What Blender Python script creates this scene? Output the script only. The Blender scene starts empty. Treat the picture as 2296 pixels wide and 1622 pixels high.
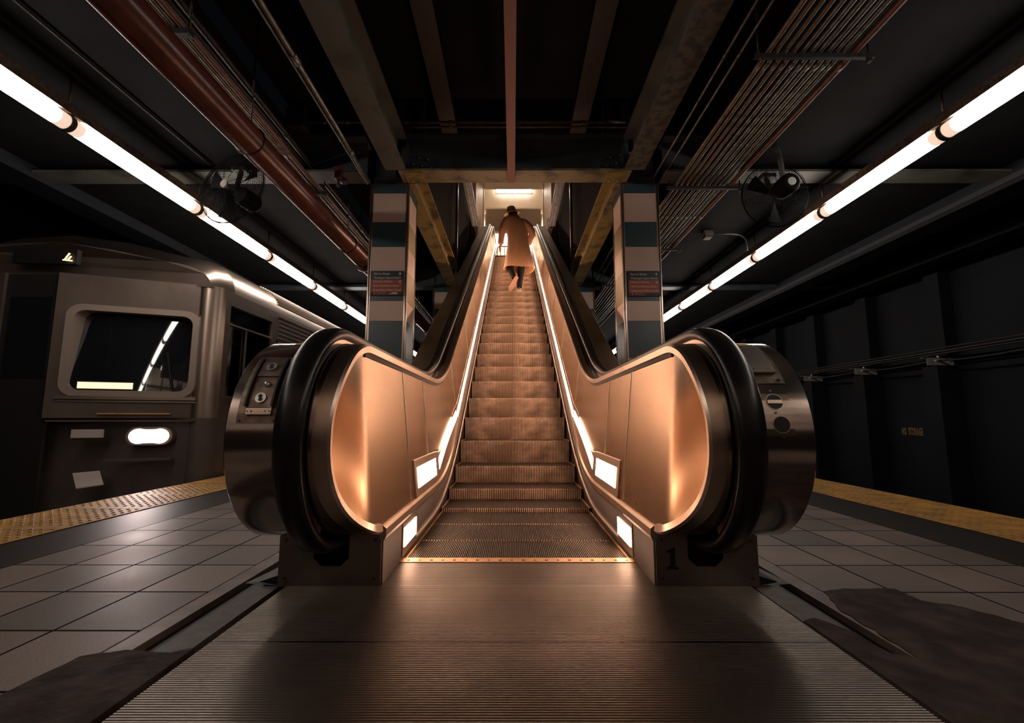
import bpy, math, random
from mathutils import Vector, Matrix
random.seed(7)
SC = bpy.context.scene
COL = SC.collection
PI = math.pi
def R(d): return math.radians(d)

# ------------------------------------------------------------------ materials
def mat(name, col, metal=0.0, rough=0.5, col2=None, nscale=6.0, stretch=(1,1,1), ramp=(0.35,0.65),
        bump=0.0, bscale=40.0, rvar=0.0, emit=None, estr=0.0, spec=0.5, aniso=0.0, sheen=0.0, coat=0.0):
    m = bpy.data.materials.new(name); m.use_nodes = True
    nt = m.node_tree; N = nt.nodes; L = nt.links
    b = N['Principled BSDF']
    b.inputs['Base Color'].default_value = (*col, 1)
    b.inputs['Metallic'].default_value = metal
    b.inputs['Roughness'].default_value = rough
    b.inputs['Specular IOR Level'].default_value = spec
    if aniso: b.inputs['Anisotropic'].default_value = aniso
    if sheen: b.inputs['Sheen Weight'].default_value = sheen
    if coat: b.inputs['Coat Weight'].default_value = coat
    if emit:
        b.inputs['Emission Color'].default_value = (*emit, 1); b.inputs['Emission Strength'].default_value = estr
    if col2 or bump or rvar:
        tc = N.new('ShaderNodeTexCoord'); mp = N.new('ShaderNodeMapping')
        mp.inputs['Scale'].default_value = stretch
        L.new(tc.outputs['Object'], mp.inputs['Vector'])
    if col2:
        n = N.new('ShaderNodeTexNoise'); n.inputs['Scale'].default_value = nscale; n.inputs['Detail'].default_value = 6
        r = N.new('ShaderNodeValToRGB')
        r.color_ramp.elements[0].position = ramp[0]; r.color_ramp.elements[0].color = (*col, 1)
        r.color_ramp.elements[1].position = ramp[1]; r.color_ramp.elements[1].color = (*col2, 1)
        L.new(mp.outputs['Vector'], n.inputs['Vector']); L.new(n.outputs['Fac'], r.inputs['Fac'])
        L.new(r.outputs['Color'], b.inputs['Base Color'])
    if rvar:
        n2 = N.new('ShaderNodeTexNoise'); n2.inputs['Scale'].default_value = nscale*1.7; n2.inputs['Detail'].default_value = 5
        mr = N.new('ShaderNodeMapRange'); mr.inputs['From Min'].default_value = 0.12; mr.inputs['From Max'].default_value = 0.88
        mr.inputs['To Min'].default_value = max(0.03, rough-rvar); mr.inputs['To Max'].default_value = rough+rvar
        L.new(mp.outputs['Vector'], n2.inputs['Vector']); L.new(n2.outputs['Fac'], mr.inputs['Value'])
        L.new(mr.outputs['Result'], b.inputs['Roughness'])
    if bump:
        n3 = N.new('ShaderNodeTexNoise'); n3.inputs['Scale'].default_value = bscale; n3.inputs['Detail'].default_value = 4
        bp = N.new('ShaderNodeBump'); bp.inputs['Strength'].default_value = bump; bp.inputs['Distance'].default_value = 0.01
        L.new(mp.outputs['Vector'], n3.inputs['Vector']); L.new(n3.outputs['Fac'], bp.inputs['Height'])
        L.new(bp.outputs['Normal'], b.inputs['Normal'])
    return m

M = {}
M['panel'] = mat('brushed_balustrade_steel', (0.41,0.268,0.165), 1.0, 0.26, (0.31,0.20,0.122), 2.2, (1,1.4,0.7), (0.25,0.78), rvar=0.03)
M['rim'] = mat('worn_edge_steel', (0.60,0.475,0.39), 1.0, 0.32, (0.50,0.395,0.32), 5.0, (1,1,1), (0.4,0.7), 0, 40, 0.04)
M['drum'] = mat('polished_dark_steel', (0.60,0.54,0.49), 1.0, 0.14, (0.48,0.43,0.39), 4.0, (1,1,1), (0.35,0.7), 0.015, 200, 0.04)
M['flare'] = mat('dull_inner_steel', (0.36,0.31,0.28), 1.0, 0.20, (0.26,0.225,0.20), 6.0, (1,1,1), (0.35,0.7), 0.02, 200, 0.05)
M['deck'] = mat('deck_steel', (0.40,0.36,0.32), 1.0, 0.40, (0.30,0.27,0.24), 3.0, (1,1,1), (0.35,0.7))
M['base'] = mat('pedestal_steel', (0.36,0.30,0.26), 1.0, 0.42, (0.26,0.21,0.18), 5.0, (1,1,1), (0.35,0.7), 0.03, 80, 0.06)
M['skirt'] = mat('skirt_steel', (0.055,0.046,0.042), 1.0, 0.38, (0.035,0.030,0.028), 7.0, (1,1,1), (0.35,0.7))
M['rubber'] = mat('black_rubber', (0.010,0.010,0.011), 0.0, 0.30, spec=0.32)
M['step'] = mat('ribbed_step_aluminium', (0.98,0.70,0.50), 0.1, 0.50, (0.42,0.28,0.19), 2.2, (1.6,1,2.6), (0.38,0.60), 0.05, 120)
M['treads'] = mat('dark_tread_aluminium', (0.105,0.078,0.058), 0.5, 0.42, (0.05,0.037,0.028), 4.0, (1,1,1), (0.40,0.66))  # treads coloured darker than the risers
M['comb'] = mat('comb_yellow_metal', (0.80,0.46,0.20), 0.55, 0.38, (0.6,0.34,0.15), 14.0)
M['plate'] = mat('ribbed_landing_metal', (0.25,0.215,0.19), 1.0, 0.40, (0.165,0.14,0.122), 2.2, (1,1,1), (0.35,0.65), 0.06, 150, 0.06)
M['gap'] = mat('dark_gap', (0.010,0.010,0.010), 0.0, 0.6)
M['darkmetal'] = mat('dark_painted_metal', (0.022,0.021,0.020), 0.3, 0.45)
M['screw'] = mat('screw_steel', (0.16,0.14,0.13), 1.0, 0.4)
M['silver'] = mat('silver_lock', (0.70,0.69,0.67), 0.7, 0.3)
M['grimeplate'] = mat('grimy_plate_steel', (0.26,0.20,0.16), 0.9, 0.42, (0.12,0.09,0.075), 26.0, (1,1,1), (0.38,0.66), 0, 40, 0.08)
M['trim'] = mat('chrome_corner_trim', (0.70,0.55,0.46), 1.0, 0.28)
M['sticker'] = mat('yellow_sticker', (0.72,0.36,0.05), 0.0, 0.5, (0.5,0.24,0.03), 60.0)
M['black'] = mat('black_paint', (0.012,0.011,0.010), 0.0, 0.5)
# lights
M['strip'] = mat('glowing_strip_diffuser', (0.9,0.8,0.7), 0, 0.5, emit=(1.0,0.60,0.40), estr=1.0)
M['strip_dim'] = mat('dim_strip_diffuser', (0.9,0.8,0.7), 0, 0.5, emit=(1.0,0.60,0.40), estr=1.0)  # lowest strips, set weaker to keep the lower panels and steps darker
M['cage'] = mat('matt_black_fan_wire', (0.005,0.005,0.005), 0.0, 0.7, spec=0.06)
M['tube'] = mat('fluorescent_diffuser', (0.9,0.9,0.9), 0, 0.4, emit=(1.0,0.88,0.77), estr=1.0)
M['tube_end'] = mat('frosted_tube_end', (0.75,0.62,0.54), 0, 0.35, emit=(1.0,0.72,0.55), estr=1.0)
M['hall_light'] = mat('hall_light_diffuser', (0.9,0.9,0.9), 0, 0.5, emit=(1.0,0.88,0.75), estr=1.0)
M['headlight'] = mat('headlight_lens', (0.9,0.9,0.9), 0, 0.3, emit=(1.0,0.84,0.80), estr=1.0)
M['led'] = mat('amber_led', (0.9,0.5,0.2), 0, 0.5, emit=(1.0,0.66,0.34), estr=1.0)
M['cablight'] = mat('cab_ceiling_light', (0.9,0.9,0.9), 0, 0.5, emit=(0.95,0.97,1.0), estr=1.0)
# structure
M['steel_blue'] = mat('blue_black_girder_paint', (0.055,0.066,0.082), 0.0, 0.45, (0.035,0.041,0.05), 5.0)
M['flange'] = mat('warm_lit_flaking_paint', (0.185,0.150,0.075), 0.0, 0.55, (0.05,0.038,0.022), 4.5, (1,1,1), (0.50,0.68), 0.25, 30)  # grey-green paint with warm escalator light put into its colour, plus real flaking
M['flange_warm_lit'] = mat('yellow_lit_flaking_paint', (0.20,0.14,0.036), 0.0, 0.5, (0.045,0.032,0.016), 5.0, (1,1,1), (0.48,0.66), 0.25, 30)  # yellow cast of the escalator light put into the paint colour, plus flaking
M['flange_grey'] = mat('grey_green_beam_paint', (0.082,0.084,0.072), 0.0, 0.5, (0.035,0.034,0.03), 3.0, (1,1,1), (0.52,0.70), 0.2, 40)
M['rust'] = mat('rusted_beam_paint', (0.075,0.064,0.046), 0.0, 0.6, (0.026,0.021,0.017), 14.0, (1,1,1), (0.46,0.58), 0.3, 50)
M['ceiling'] = mat('sooty_ceiling', (0.009,0.0094,0.0105), 0.0, 0.85, (0.006,0.006,0.007), 3.0, bump=0.1, bscale=20, spec=0.08)
M['wallblue'] = mat('sooty_blue_wall', (0.009,0.0112,0.015), 0.0, 0.7, (0.006,0.007,0.009), 1.2, bump=0.1, bscale=25, spec=0.15)
M['dark'] = mat('track_dark', (0.010,0.010,0.010), 0.0, 0.8)
M['shaft'] = mat('shaft_paint', (0.004,0.004,0.0045), 0.0, 0.8, (0.003,0.003,0.003), 3.0, spec=0.1)
M['cream'] = mat('cream_wall', (0.70,0.60,0.49), 0.0, 0.5, (0.64,0.55,0.45), 2.0)
M['greyboard'] = mat('speckled_taupe_board', (0.24,0.18,0.145), 0.0, 0.6, (0.30,0.23,0.19), 60.0)
M['steelframe'] = mat('blue_grey_steel_frame', (0.50,0.54,0.58), 0.2, 0.4, (0.30,0.31,0.32), 10.0)
M['redpaint'] = mat('oxide_red_paint', (0.105,0.029,0.018), 0.0, 0.27, (0.07,0.021,0.014), 7.0, (1,1,1), (0.4,0.65), 0.06, 60)
M['redchip'] = mat('chipped_oxide_red_paint', (0.17,0.045,0.030), 0.0, 0.45, (0.45,0.30,0.24), 22.0, (1,0.5,1), (0.70,0.74))
M['conduit'] = mat('galvanised_conduit', (0.20,0.20,0.185), 0.7, 0.38, (0.10,0.095,0.08), 18.0)
M['conduit_rust'] = mat('rusty_conduit', (0.17,0.115,0.070), 0.4, 0.45, (0.09,0.062,0.04), 18.0)
M['conduit_red'] = mat('red_brown_conduit', (0.18,0.085,0.058), 0.2, 0.45, (0.10,0.05,0.036), 18.0)
M['teal'] = mat('teal_enamel', (0.036,0.066,0.084), 0.0, 0.28, (0.026,0.050,0.066), 3.0, spec=0.6)
M['beige'] = mat('pink_beige_enamel', (0.54,0.39,0.33), 0.0, 0.34, (0.47,0.335,0.28), 2.5, spec=0.5)
M['olive'] = mat('olive_enamel', (0.24,0.17,0.045), 0.0, 0.30, (0.19,0.135,0.035), 3.0, spec=0.5)
M['signblue'] = mat('navy_sign_enamel', (0.012,0.016,0.024), 0.0, 0.35)
M['signred'] = mat('brick_red_sign_enamel', (0.25,0.058,0.036), 0.0, 0.4)
M['lettering'] = mat('off_white_lettering', (0.50,0.46,0.44), 0.0, 0.5)
M['letterpink'] = mat('faded_pink_lettering', (0.62,0.33,0.25), 0.0, 0.5)
M['letterred'] = mat('red_logo_ink', (0.45,0.08,0.05), 0.0, 0.5)
M['stencil'] = mat('yellow_stencil_paint', (0.30,0.19,0.06), 0.0, 0.7, (0.1,0.07,0.03), 40.0)
M['tactile'] = mat('yellow_tactile_tile', (0.42,0.21,0.03), 0.0, 0.6, (0.23,0.11,0.018), 7.0, (1,1,1), (0.35,0.65))
M['granite'] = mat('dark_granite_border', (0.024,0.020,0.019), 0.0, 0.50, (0.016,0.014,0.0135), 60.0, spec=0.13)
M['cement'] = mat('stained_brown_cement', (0.026,0.017,0.014), 0.0, 0.8, (0.085,0.053,0.043), 9.0, (1,1,1), (0.42,0.75), 0.4, 30, 0.1, spec=0.15)
M['pinktile'] = mat('pinkish_border_tile', (0.16,0.105,0.09), 0.0, 0.45, (0.10,0.068,0.058), 9.0, (1,1,1), (0.4,0.65), 0.05, 120, 0.08, spec=0.35)
M['bordertile'] = mat('grey_border_tile', (0.095,0.078,0.069), 0.0, 0.55, (0.060,0.050,0.045), 30.0, (1,1,1), (0.35,0.7), 0.05, 150, spec=0.25)
# train
M['train'] = mat('brushed_train_steel', (0.46,0.37,0.31), 1.0, 0.32, (0.40,0.32,0.265), 2.0, (1,0.3,1), (0.35,0.7))
M['train_dark'] = mat('dark_train_front', (0.16,0.120,0.098), 0.4, 0.42, (0.12,0.09,0.073), 3.0)
M['train_black'] = mat('train_underframe', (0.018,0.016,0.016), 0.0, 0.6)
M['train_lower'] = mat('lower_train_front', (0.15,0.118,0.108), 0.3, 0.45, (0.11,0.088,0.08), 3.0)
M['glass'] = mat('dark_cab_glass', (0.010,0.012,0.016), 0.0, 0.03, spec=0.9)
M['trainframe'] = mat('painted_window_frame', (0.34,0.265,0.22), 0.3, 0.4)
M['bracket'] = mat('pale_bracket_metal', (0.42,0.38,0.35), 0.2, 0.5, (0.26,0.24,0.22), 20.0)
M['whiteplate'] = mat('pale_reflector_plate', (0.50,0.42,0.40), 0.0, 0.5)
# person
M['coat'] = mat('camel_wool_coat', (0.68,0.35,0.18), 0.0, 0.9, (0.54,0.28,0.145), 40.0, bump=0.2, bscale=220, sheen=0.5, spec=0.2)
M['hat'] = mat('tan_felt_hat', (0.62,0.35,0.19), 0.0, 0.9, (0.52,0.29,0.155), 30.0, spec=0.2)
M['hair'] = mat('dark_hair', (0.012,0.009,0.008), 0.0, 0.6)
M['skin'] = mat('skin', (0.55,0.30,0.20), 0.0, 0.5)
M['trousers'] = mat('dark_trousers', (0.009,0.008,0.008), 0.0, 0.8, spec=0.2)
M['shoe'] = mat('black_shoe', (0.016,0.015,0.015), 0.0, 0.5)
M['sole'] = mat('gum_sole', (0.52,0.27,0.18), 0.0, 0.6)
M['white'] = mat('white_stripe', (0.75,0.68,0.62), 0.0, 0.5)

def tile_material():
    m = bpy.data.materials.new('speckled_floor_tile'); m.use_nodes = True
    nt = m.node_tree; N = nt.nodes; L = nt.links; b = N['Principled BSDF']
    tc = N.new('ShaderNodeTexCoord')
    n = N.new('ShaderNodeTexNoise'); n.inputs['Scale'].default_value = 2.2; n.inputs['Detail'].default_value = 6
    L.new(tc.outputs['Object'], n.inputs['Vector'])
    r = N.new('ShaderNodeValToRGB')
    r.color_ramp.elements[0].position = .34; r.color_ramp.elements[0].color = (.125,.092,.077,1)
    r.color_ramp.elements[1].position = .68; r.color_ramp.elements[1].color = (.205,.150,.126,1)
    L.new(n.outputs['Fac'], r.inputs['Fac'])
    n2 = N.new('ShaderNodeTexNoise'); n2.inputs['Scale'].default_value = 260; n2.inputs['Detail'].default_value = 2
    L.new(tc.outputs['Object'], n2.inputs['Vector'])
    mr = N.new('ShaderNodeMapRange'); mr.inputs['From Min'].default_value = .3; mr.inputs['From Max'].default_value = .7
    mr.inputs['To Min'].default_value = .60; mr.inputs['To Max'].default_value = 1.4
    L.new(n2.outputs['Fac'], mr.inputs['Value'])
    # a slightly different tone on every tile
    sep = N.new('ShaderNodeSeparateXYZ'); L.new(tc.outputs['Object'], sep.inputs['Vector'])
    def cell(sock, pitch, off):
        a = N.new('ShaderNodeMath'); a.operation = 'SUBTRACT'; a.inputs[1].default_value = off; L.new(sock, a.inputs[0])
        d = N.new('ShaderNodeMath'); d.operation = 'DIVIDE'; d.inputs[1].default_value = pitch; L.new(a.outputs[0], d.inputs[0])
        f = N.new('ShaderNodeMath'); f.operation = 'FLOOR'; L.new(d.outputs[0], f.inputs[0])
        g = N.new('ShaderNodeMath'); g.operation = 'FRACT'; L.new(d.outputs[0], g.inputs[0])
        return f.outputs[0], g.outputs[0]
    ax = N.new('ShaderNodeMath'); ax.operation = 'ABSOLUTE'
    sx = N.new('ShaderNodeMath'); sx.operation = 'SUBTRACT'; sx.inputs[1].default_value = 0.01
    L.new(sep.outputs['X'], sx.inputs[0]); L.new(sx.outputs[0], ax.inputs[0])
    fx, gx = cell(ax.outputs[0], TX, TX0); fy, gy = cell(sep.outputs['Y'], TY, TY0)
    cmb = N.new('ShaderNodeCombineXYZ'); L.new(fx, cmb.inputs[0]); L.new(fy, cmb.inputs[1])
    sg = N.new('ShaderNodeMath'); sg.operation = 'SIGN'; L.new(sx.outputs[0], sg.inputs[0]); L.new(sg.outputs[0], cmb.inputs[2])
    wn = N.new('ShaderNodeTexWhiteNoise'); wn.noise_dimensions = '3D'; L.new(cmb.outputs[0], wn.inputs['Vector'])
    tone = N.new('ShaderNodeMapRange'); tone.inputs['To Min'].default_value = .66; tone.inputs['To Max'].default_value = 1.2
    L.new(wn.outputs['Value'], tone.inputs['Value'])
    mul = N.new('ShaderNodeMath'); mul.operation = 'MULTIPLY'; L.new(mr.outputs['Result'], mul.inputs[0]); L.new(tone.outputs['Result'], mul.inputs[1])
    vm = N.new('ShaderNodeVectorMath'); vm.operation = 'SCALE'; L.new(r.outputs['Color'], vm.inputs[0]); L.new(mul.outputs[0], vm.inputs['Scale'])
    # joints
    def edge(g, w):
        a = N.new('ShaderNodeMath'); a.operation = 'SUBTRACT'; a.inputs[1].default_value = .5; L.new(g, a.inputs[0])
        c = N.new('ShaderNodeMath'); c.operation = 'ABSOLUTE'; L.new(a.outputs[0], c.inputs[0])
        e = N.new('ShaderNodeMath'); e.operation = 'GREATER_THAN'; e.inputs[1].default_value = .5-w; L.new(c.outputs[0], e.inputs[0])
        return e.outputs[0]
    mx = N.new('ShaderNodeMath'); mx.operation = 'MAXIMUM'
    L.new(edge(gx, .018), mx.inputs[0]); L.new(edge(gy, .016), mx.inputs[1])
    mix = N.new('ShaderNodeMix'); mix.data_type = 'RGBA'
    L.new(mx.outputs[0], mix.inputs['Factor']); L.new(vm.outputs[0], mix.inputs['A']); mix.inputs['B'].default_value = (.012,.012,.014,1)
    L.new(mix.outputs['Result'], b.inputs['Base Color'])
    rr = N.new('ShaderNodeMapRange'); rr.inputs['From Min'].default_value = .3; rr.inputs['From Max'].default_value = .7
    rr.inputs['To Min'].default_value = .44; rr.inputs['To Max'].default_value = .58; L.new(n.outputs['Fac'], rr.inputs['Value'])
    ra = N.new('ShaderNodeMath'); ra.operation = 'ADD'; L.new(rr.outputs['Result'], ra.inputs[0]); L.new(mx.outputs[0], ra.inputs[1]); ra.use_clamp = True
    L.new(ra.outputs[0], b.inputs['Roughness'])
    sp = N.new('ShaderNodeMapRange'); sp.inputs['To Min'].default_value = .32; sp.inputs['To Max'].default_value = .05
    L.new(mx.outputs[0], sp.inputs['Value']); L.new(sp.outputs['Result'], b.inputs['Specular IOR Level'])
    bp = N.new('ShaderNodeBump'); bp.inputs['Strength'].default_value = .06; bp.inputs['Distance'].default_value = .004
    L.new(n2.outputs['Fac'], bp.inputs['Height']); L.new(bp.outputs['Normal'], b.inputs['Normal'])
    return m
TX, TX0, TY, TY0 = 0.26, 1.085, 0.305, 2.955
M['tiles'] = tile_material()

# ------------------------------------------------------------------ mesh helpers
ORG = {}
class MB:
    def __init__(s): s.v = []; s.f = []; s.m = []; s.sm = []
    def add(s, vs, fs, mi=0, smooth=False):
        o = len(s.v); s.v += [tuple(p) for p in vs]
        for f in fs: s.f.append(tuple(i+o for i in f)); s.m.append(mi); s.sm.append(smooth)
        return s
    def box(s, x0, x1, y0, y1, z0, z1, mi=0):
        x0,x1 = min(x0,x1),max(x0,x1); y0,y1 = min(y0,y1),max(y0,y1); z0,z1 = min(z0,z1),max(z0,z1)
        return s.add([(x0,y0,z0),(x1,y0,z0),(x1,y1,z0),(x0,y1,z0),(x0,y0,z1),(x1,y0,z1),(x1,y1,z1),(x0,y1,z1)],
              [(0,3,2,1),(4,5,6,7),(0,1,5,4),(1,2,6,5),(2,3,7,6),(3,0,4,7)], mi)
    def bar(s, a, b, w, h, mi=0, up=(0,0,1)):
        a, b = Vector(a), Vector(b); d = (b-a).normalized(); u = Vector(up)
        if abs(d.dot(u)) > .99: u = Vector((0,1,0))
        x = d.cross(u).normalized(); z = x.cross(d).normalized()
        vs = [p + x*sx*w/2 + z*sz*h/2 for p in (a,b) for sx,sz in ((-1,-1),(1,-1),(1,1),(-1,1))]
        return s.add(vs, [(3,2,1,0),(4,5,6,7),(0,1,5,4),(1,2,6,5),(2,3,7,6),(3,0,4,7)], mi)
    def prism(s, pts, axis, a, b, mi=0):
        n = len(pts)
        def P(p, t):
            if axis == 'x': return (t, p[0], p[1])
            if axis == 'y': return (p[0], t, p[1])
            return (p[0], p[1], t)
        vs = [P(p,a) for p in pts] + [P(p,b) for p in pts]
        fs = [tuple(range(n-1,-1,-1)), tuple(range(n,2*n))] + [(i,(i+1)%n,n+(i+1)%n,n+i) for i in range(n)]
        return s.add(vs, fs, mi)
    def tube(s, pts, r, n=10, mi=0, caps=True, closed=False):
        pts = [Vector(p) for p in pts]; k = len(pts)
        rs = r if isinstance(r, (list,tuple)) else [r]*k
        vs = []; px = None
        for i,p in enumerate(pts):
            if closed: d = (pts[(i+1)%k]-pts[i-1]).normalized()
            else: d = (pts[min(i+1,k-1)]-pts[max(i-1,0)]).normalized()
            if px is None:
                u = Vector((0,0,1)) if abs(d.z) < .9 else Vector((1,0,0))
                px = d.cross(u).normalized()
            else: px = (px - d*px.dot(d)).normalized()
            py = d.cross(px)
            for j in range(n):
                a = 2*PI*j/n; vs.append(p + px*math.cos(a)*rs[i] + py*math.sin(a)*rs[i])
        fs = []
        for i in range(k if closed else k-1):
            for j in range(n):
                i2 = (i+1) % k
                fs.append((i*n+j, i*n+(j+1)%n, i2*n+(j+1)%n, i2*n+j))
        s.add(vs, fs, mi, True)
        if caps and not closed:
            o = len(s.v)-len(vs)
            s.f += [tuple(o+j for j in range(n-1,-1,-1)), tuple(o+(k-1)*n+j for j in range(n))]; s.m += [mi,mi]; s.sm += [False,False]
        return s
    def strips(s, rows, mi=0, closed=False, caps=False, flip=False):
        n = len(rows[0])
        for j in range(n if closed else n-1): s.loft([[r[j], r[(j+1)%n]] for r in rows], mi, True, flip=flip)
        if caps: s.add(rows[0], [tuple(range(n-1,-1,-1))], mi); s.add(rows[-1], [tuple(range(n))], mi)
        return s
    def loft(s, rows, mi=0, smooth=True, closed=False, caps=False, flip=False):
        n = len(rows[0]); vs = [p for r in rows for p in r]; fs = []
        for i in range(len(rows)-1):
            for j in range(n if closed else n-1):
                q = (i*n+j, i*n+(j+1)%n, (i+1)*n+(j+1)%n, (i+1)*n+j)
                fs.append(q[::-1] if flip else q)
        s.add(vs, fs, mi, smooth)
        if caps:
            o = len(s.v)-len(vs); k = len(rows)
            s.f += [tuple(o+j for j in range(n-1,-1,-1)), tuple(o+(k-1)*n+j for j in range(n))]; s.m += [mi,mi]; s.sm += [False,False]
        return s
    def disc(s, c, nrm, r, t, n=20, mi=0):
        nrm = Vector(nrm).normalized(); c = Vector(c)
        return s.tube([c-nrm*t/2, c+nrm*t/2], r, n, mi)
    def ball(s, c, r, n=12, mi=0, sc=(1,1,1)):
        c = Vector(c); rows = []
        for i in range(n//2+1):
            a = -PI/2 + PI*i/(n//2)
            rows.append([c + Vector((math.cos(a)*math.cos(2*PI*j/n)*r*sc[0], math.cos(a)*math.sin(2*PI*j/n)*r*sc[1], math.sin(a)*r*sc[2])) for j in range(n)])
        return s.loft(rows, mi, True, True)
    def build(s, name, mats, parent=None, bevel=0.0, bseg=2, origin=None):
        me = bpy.data.meshes.new(name)
        if origin is not None: o = Vector(origin)
        elif parent is None:
            xs = [p[0] for p in s.v]; ys = [p[1] for p in s.v]; zs = [p[2] for p in s.v]
            o = Vector(((min(xs)+max(xs))/2, (min(ys)+max(ys))/2, min(zs)))
        else: o = ORG[parent.name]
        me.from_pydata([(p[0]-o.x, p[1]-o.y, p[2]-o.z) for p in s.v], [], s.f)
        for m in (mats if isinstance(mats,(list,tuple)) else [mats]): me.materials.append(m)
        me.polygons.foreach_set('material_index', s.m); me.polygons.foreach_set('use_smooth', s.sm)
        me.validate(); me.update()
        ob = bpy.data.objects.new(name, me); COL.objects.link(ob)
        if parent is None: ob.location = o
        else: ob.parent = parent
        ORG[ob.name] = o
        if bevel:
            b = ob.modifiers.new('bevel','BEVEL'); b.width = bevel; b.segments = bseg; b.limit_method = 'ANGLE'; b.angle_limit = R(40)
        return ob
def tag(o, label, cat, group=None, kind=None):
    o['label'] = label; o['category'] = cat
    if group: o['group'] = group
    if kind: o['kind'] = kind
    return o
def struct(o): o['kind'] = 'structure'; return o
def empty(name, loc, label, cat, group=None, kind=None):
    o = bpy.data.objects.new(name, None); COL.objects.link(o); o.location = loc; o.empty_display_size = .1
    ORG[o.name] = Vector(loc); return tag(o, label, cat, group, kind)
def text_mesh(name, body, size, mt, parent, mtx, extrude=.0008, bold=0.0, spacing=1.0, align='LEFT', xscale=1.0):
    cu = bpy.data.curves.new(name+'_curve','FONT'); cu.body = body; cu.size = size; cu.extrude = extrude; cu.offset = bold
    cu.space_character = spacing; cu.align_x = align; cu.resolution_u = 3
    t = bpy.data.objects.new(name+'_curve', cu); COL.objects.link(t)
    dg = bpy.context.evaluated_depsgraph_get()
    me = bpy.data.meshes.new_from_object(t.evaluated_get(dg))
    bpy.data.objects.remove(t); bpy.data.curves.remove(cu)
    o = ORG[parent.name]
    me.transform(Matrix.Diagonal((xscale,1,1,1))); me.transform(mtx); me.transform(Matrix.Translation(-o))
    me.materials.clear(); me.materials.append(mt)
    ob = bpy.data.objects.new(name, me); COL.objects.link(ob); ob.parent = parent; ORG[ob.name] = o
    return ob
# ================================================================== SETTING
def slab(name, x0,x1,y0,y1,z0,z1, m, origin=(0,0,0)):
    return struct(MB().box(x0,x1,y0,y1,z0,z1).build(name, m, origin=origin))
YB, YF = -5.0, 24.0            # wall behind the camera, far wall
EDGE = 3.10                    # platform edge
# platform floor: tiles either side of the escalator, border strips, pit
slab('floor', -2.10,-1.085, YB,YF, -.30,0, M['tiles'])
slab('floor', 1.105,2.12, YB,YF, -.30,0, M['tiles'])
slab('floor', -.86,.90, YB,YF, -.60,-.34, M['dark'])
slab('floor', -1.085,1.105, YB,.45, -.34,0, M['tiles'])
for s in (-1, 1):
    c = .01 + .01*s
    def X(a): return c + s*a
    slab('floor', X(.862),X(.955), .45,1.80, -.34,-.002, M['bordertile'])
    slab('floor', X(.955),X(1.015), .45,YF, -.34,-.022, M['gap'])
    slab('floor', X(1.015),X(1.082), .45,YF, -.34,-.001, M['pinktile'])
    slab('floor', X(.862),X(.955), 2.0,YF, -.34,-.010, M['darkmetal'])
    slab('trim_1' if s<0 else 'trim_2', X(2.11),X(2.50), YB,YF, -.30,-.001, M['granite'])
    # platform edge face below the tactile strip, and the track bed
    slab('wall_platform_left' if s<0 else 'wall_platform_right', X(2.2),X(3.07), YB,YF, -1.2,-.301, M['dark'])
    slab('floor', X(3.07),X(7.2), YB,YF, -1.4,-1.2, M['dark'])
# the worn cement patches let into the floor at both sides of the landing plate
def patch(pts, z, m):
    Q = []
    for (a,b),(c,d) in zip(pts, pts[1:]+pts[:1]):
        n = 1 if (b < .5 and d < .5) else max(1,int(math.hypot(c-a,d-b)/.03)); straight = abs(a-c) < .002
        for i in range(n):
            t = i/n; j = 0 if (i == 0 or straight) else .007
            Q.append((a+(c-a)*t+random.uniform(-j,j), b+(d-b)*t+random.uniform(-j,j)))
    pts = Q
    mb = MB(); mb.prism(pts, 'z', -.05, z); return struct(mb.build('floor', m, origin=(0,0,0)))
patch([(.885,.45),(.885,1.50),(.93,1.52),(.985,1.42),(.99,1.30),(1.04,1.28),(1.055,1.60),(1.105,1.74),(1.20,1.77),(1.33,1.775),(1.38,1.765),(1.38,.45)], .0015, M['cement'])
patch([(1.38,.45),(1.38,1.66),(1.47,1.60),(1.52,1.50),(1.60,1.42),(1.66,1.30),(1.66,.45)], .0012, M['cement'])
patch([(-1.18,.45),(-1.12,1.28),(-1.03,1.315),(-.95,1.305),(-.90,1.30),(-.855,1.33),(-.855,.45)], .0015, M['cement'])
# short dark steel wedge plates beside the two pedestals
for s, lab in ((-1,'small dark steel wedge beside the left escalator pedestal on the floor'),(1,'small dark steel wedge beside the pedestal marked 1 on the floor')):
    c = .02
    mb = MB()
    mb.add([(c+s*.888,1.80,0),(c+s*1.02,1.82,0),(c+s*.888,2.08,0),(c+s*.888,1.80,.035),(c+s*.97,1.82,.006),(c+s*.888,2.08,.045)],
           [(0,2,1),(3,4,5),(0,1,4,3),(1,2,5,4),(2,0,3,5)])
    tag(mb.build('wedge_plate', M['darkmetal']), lab, 'metal plate')
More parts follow.
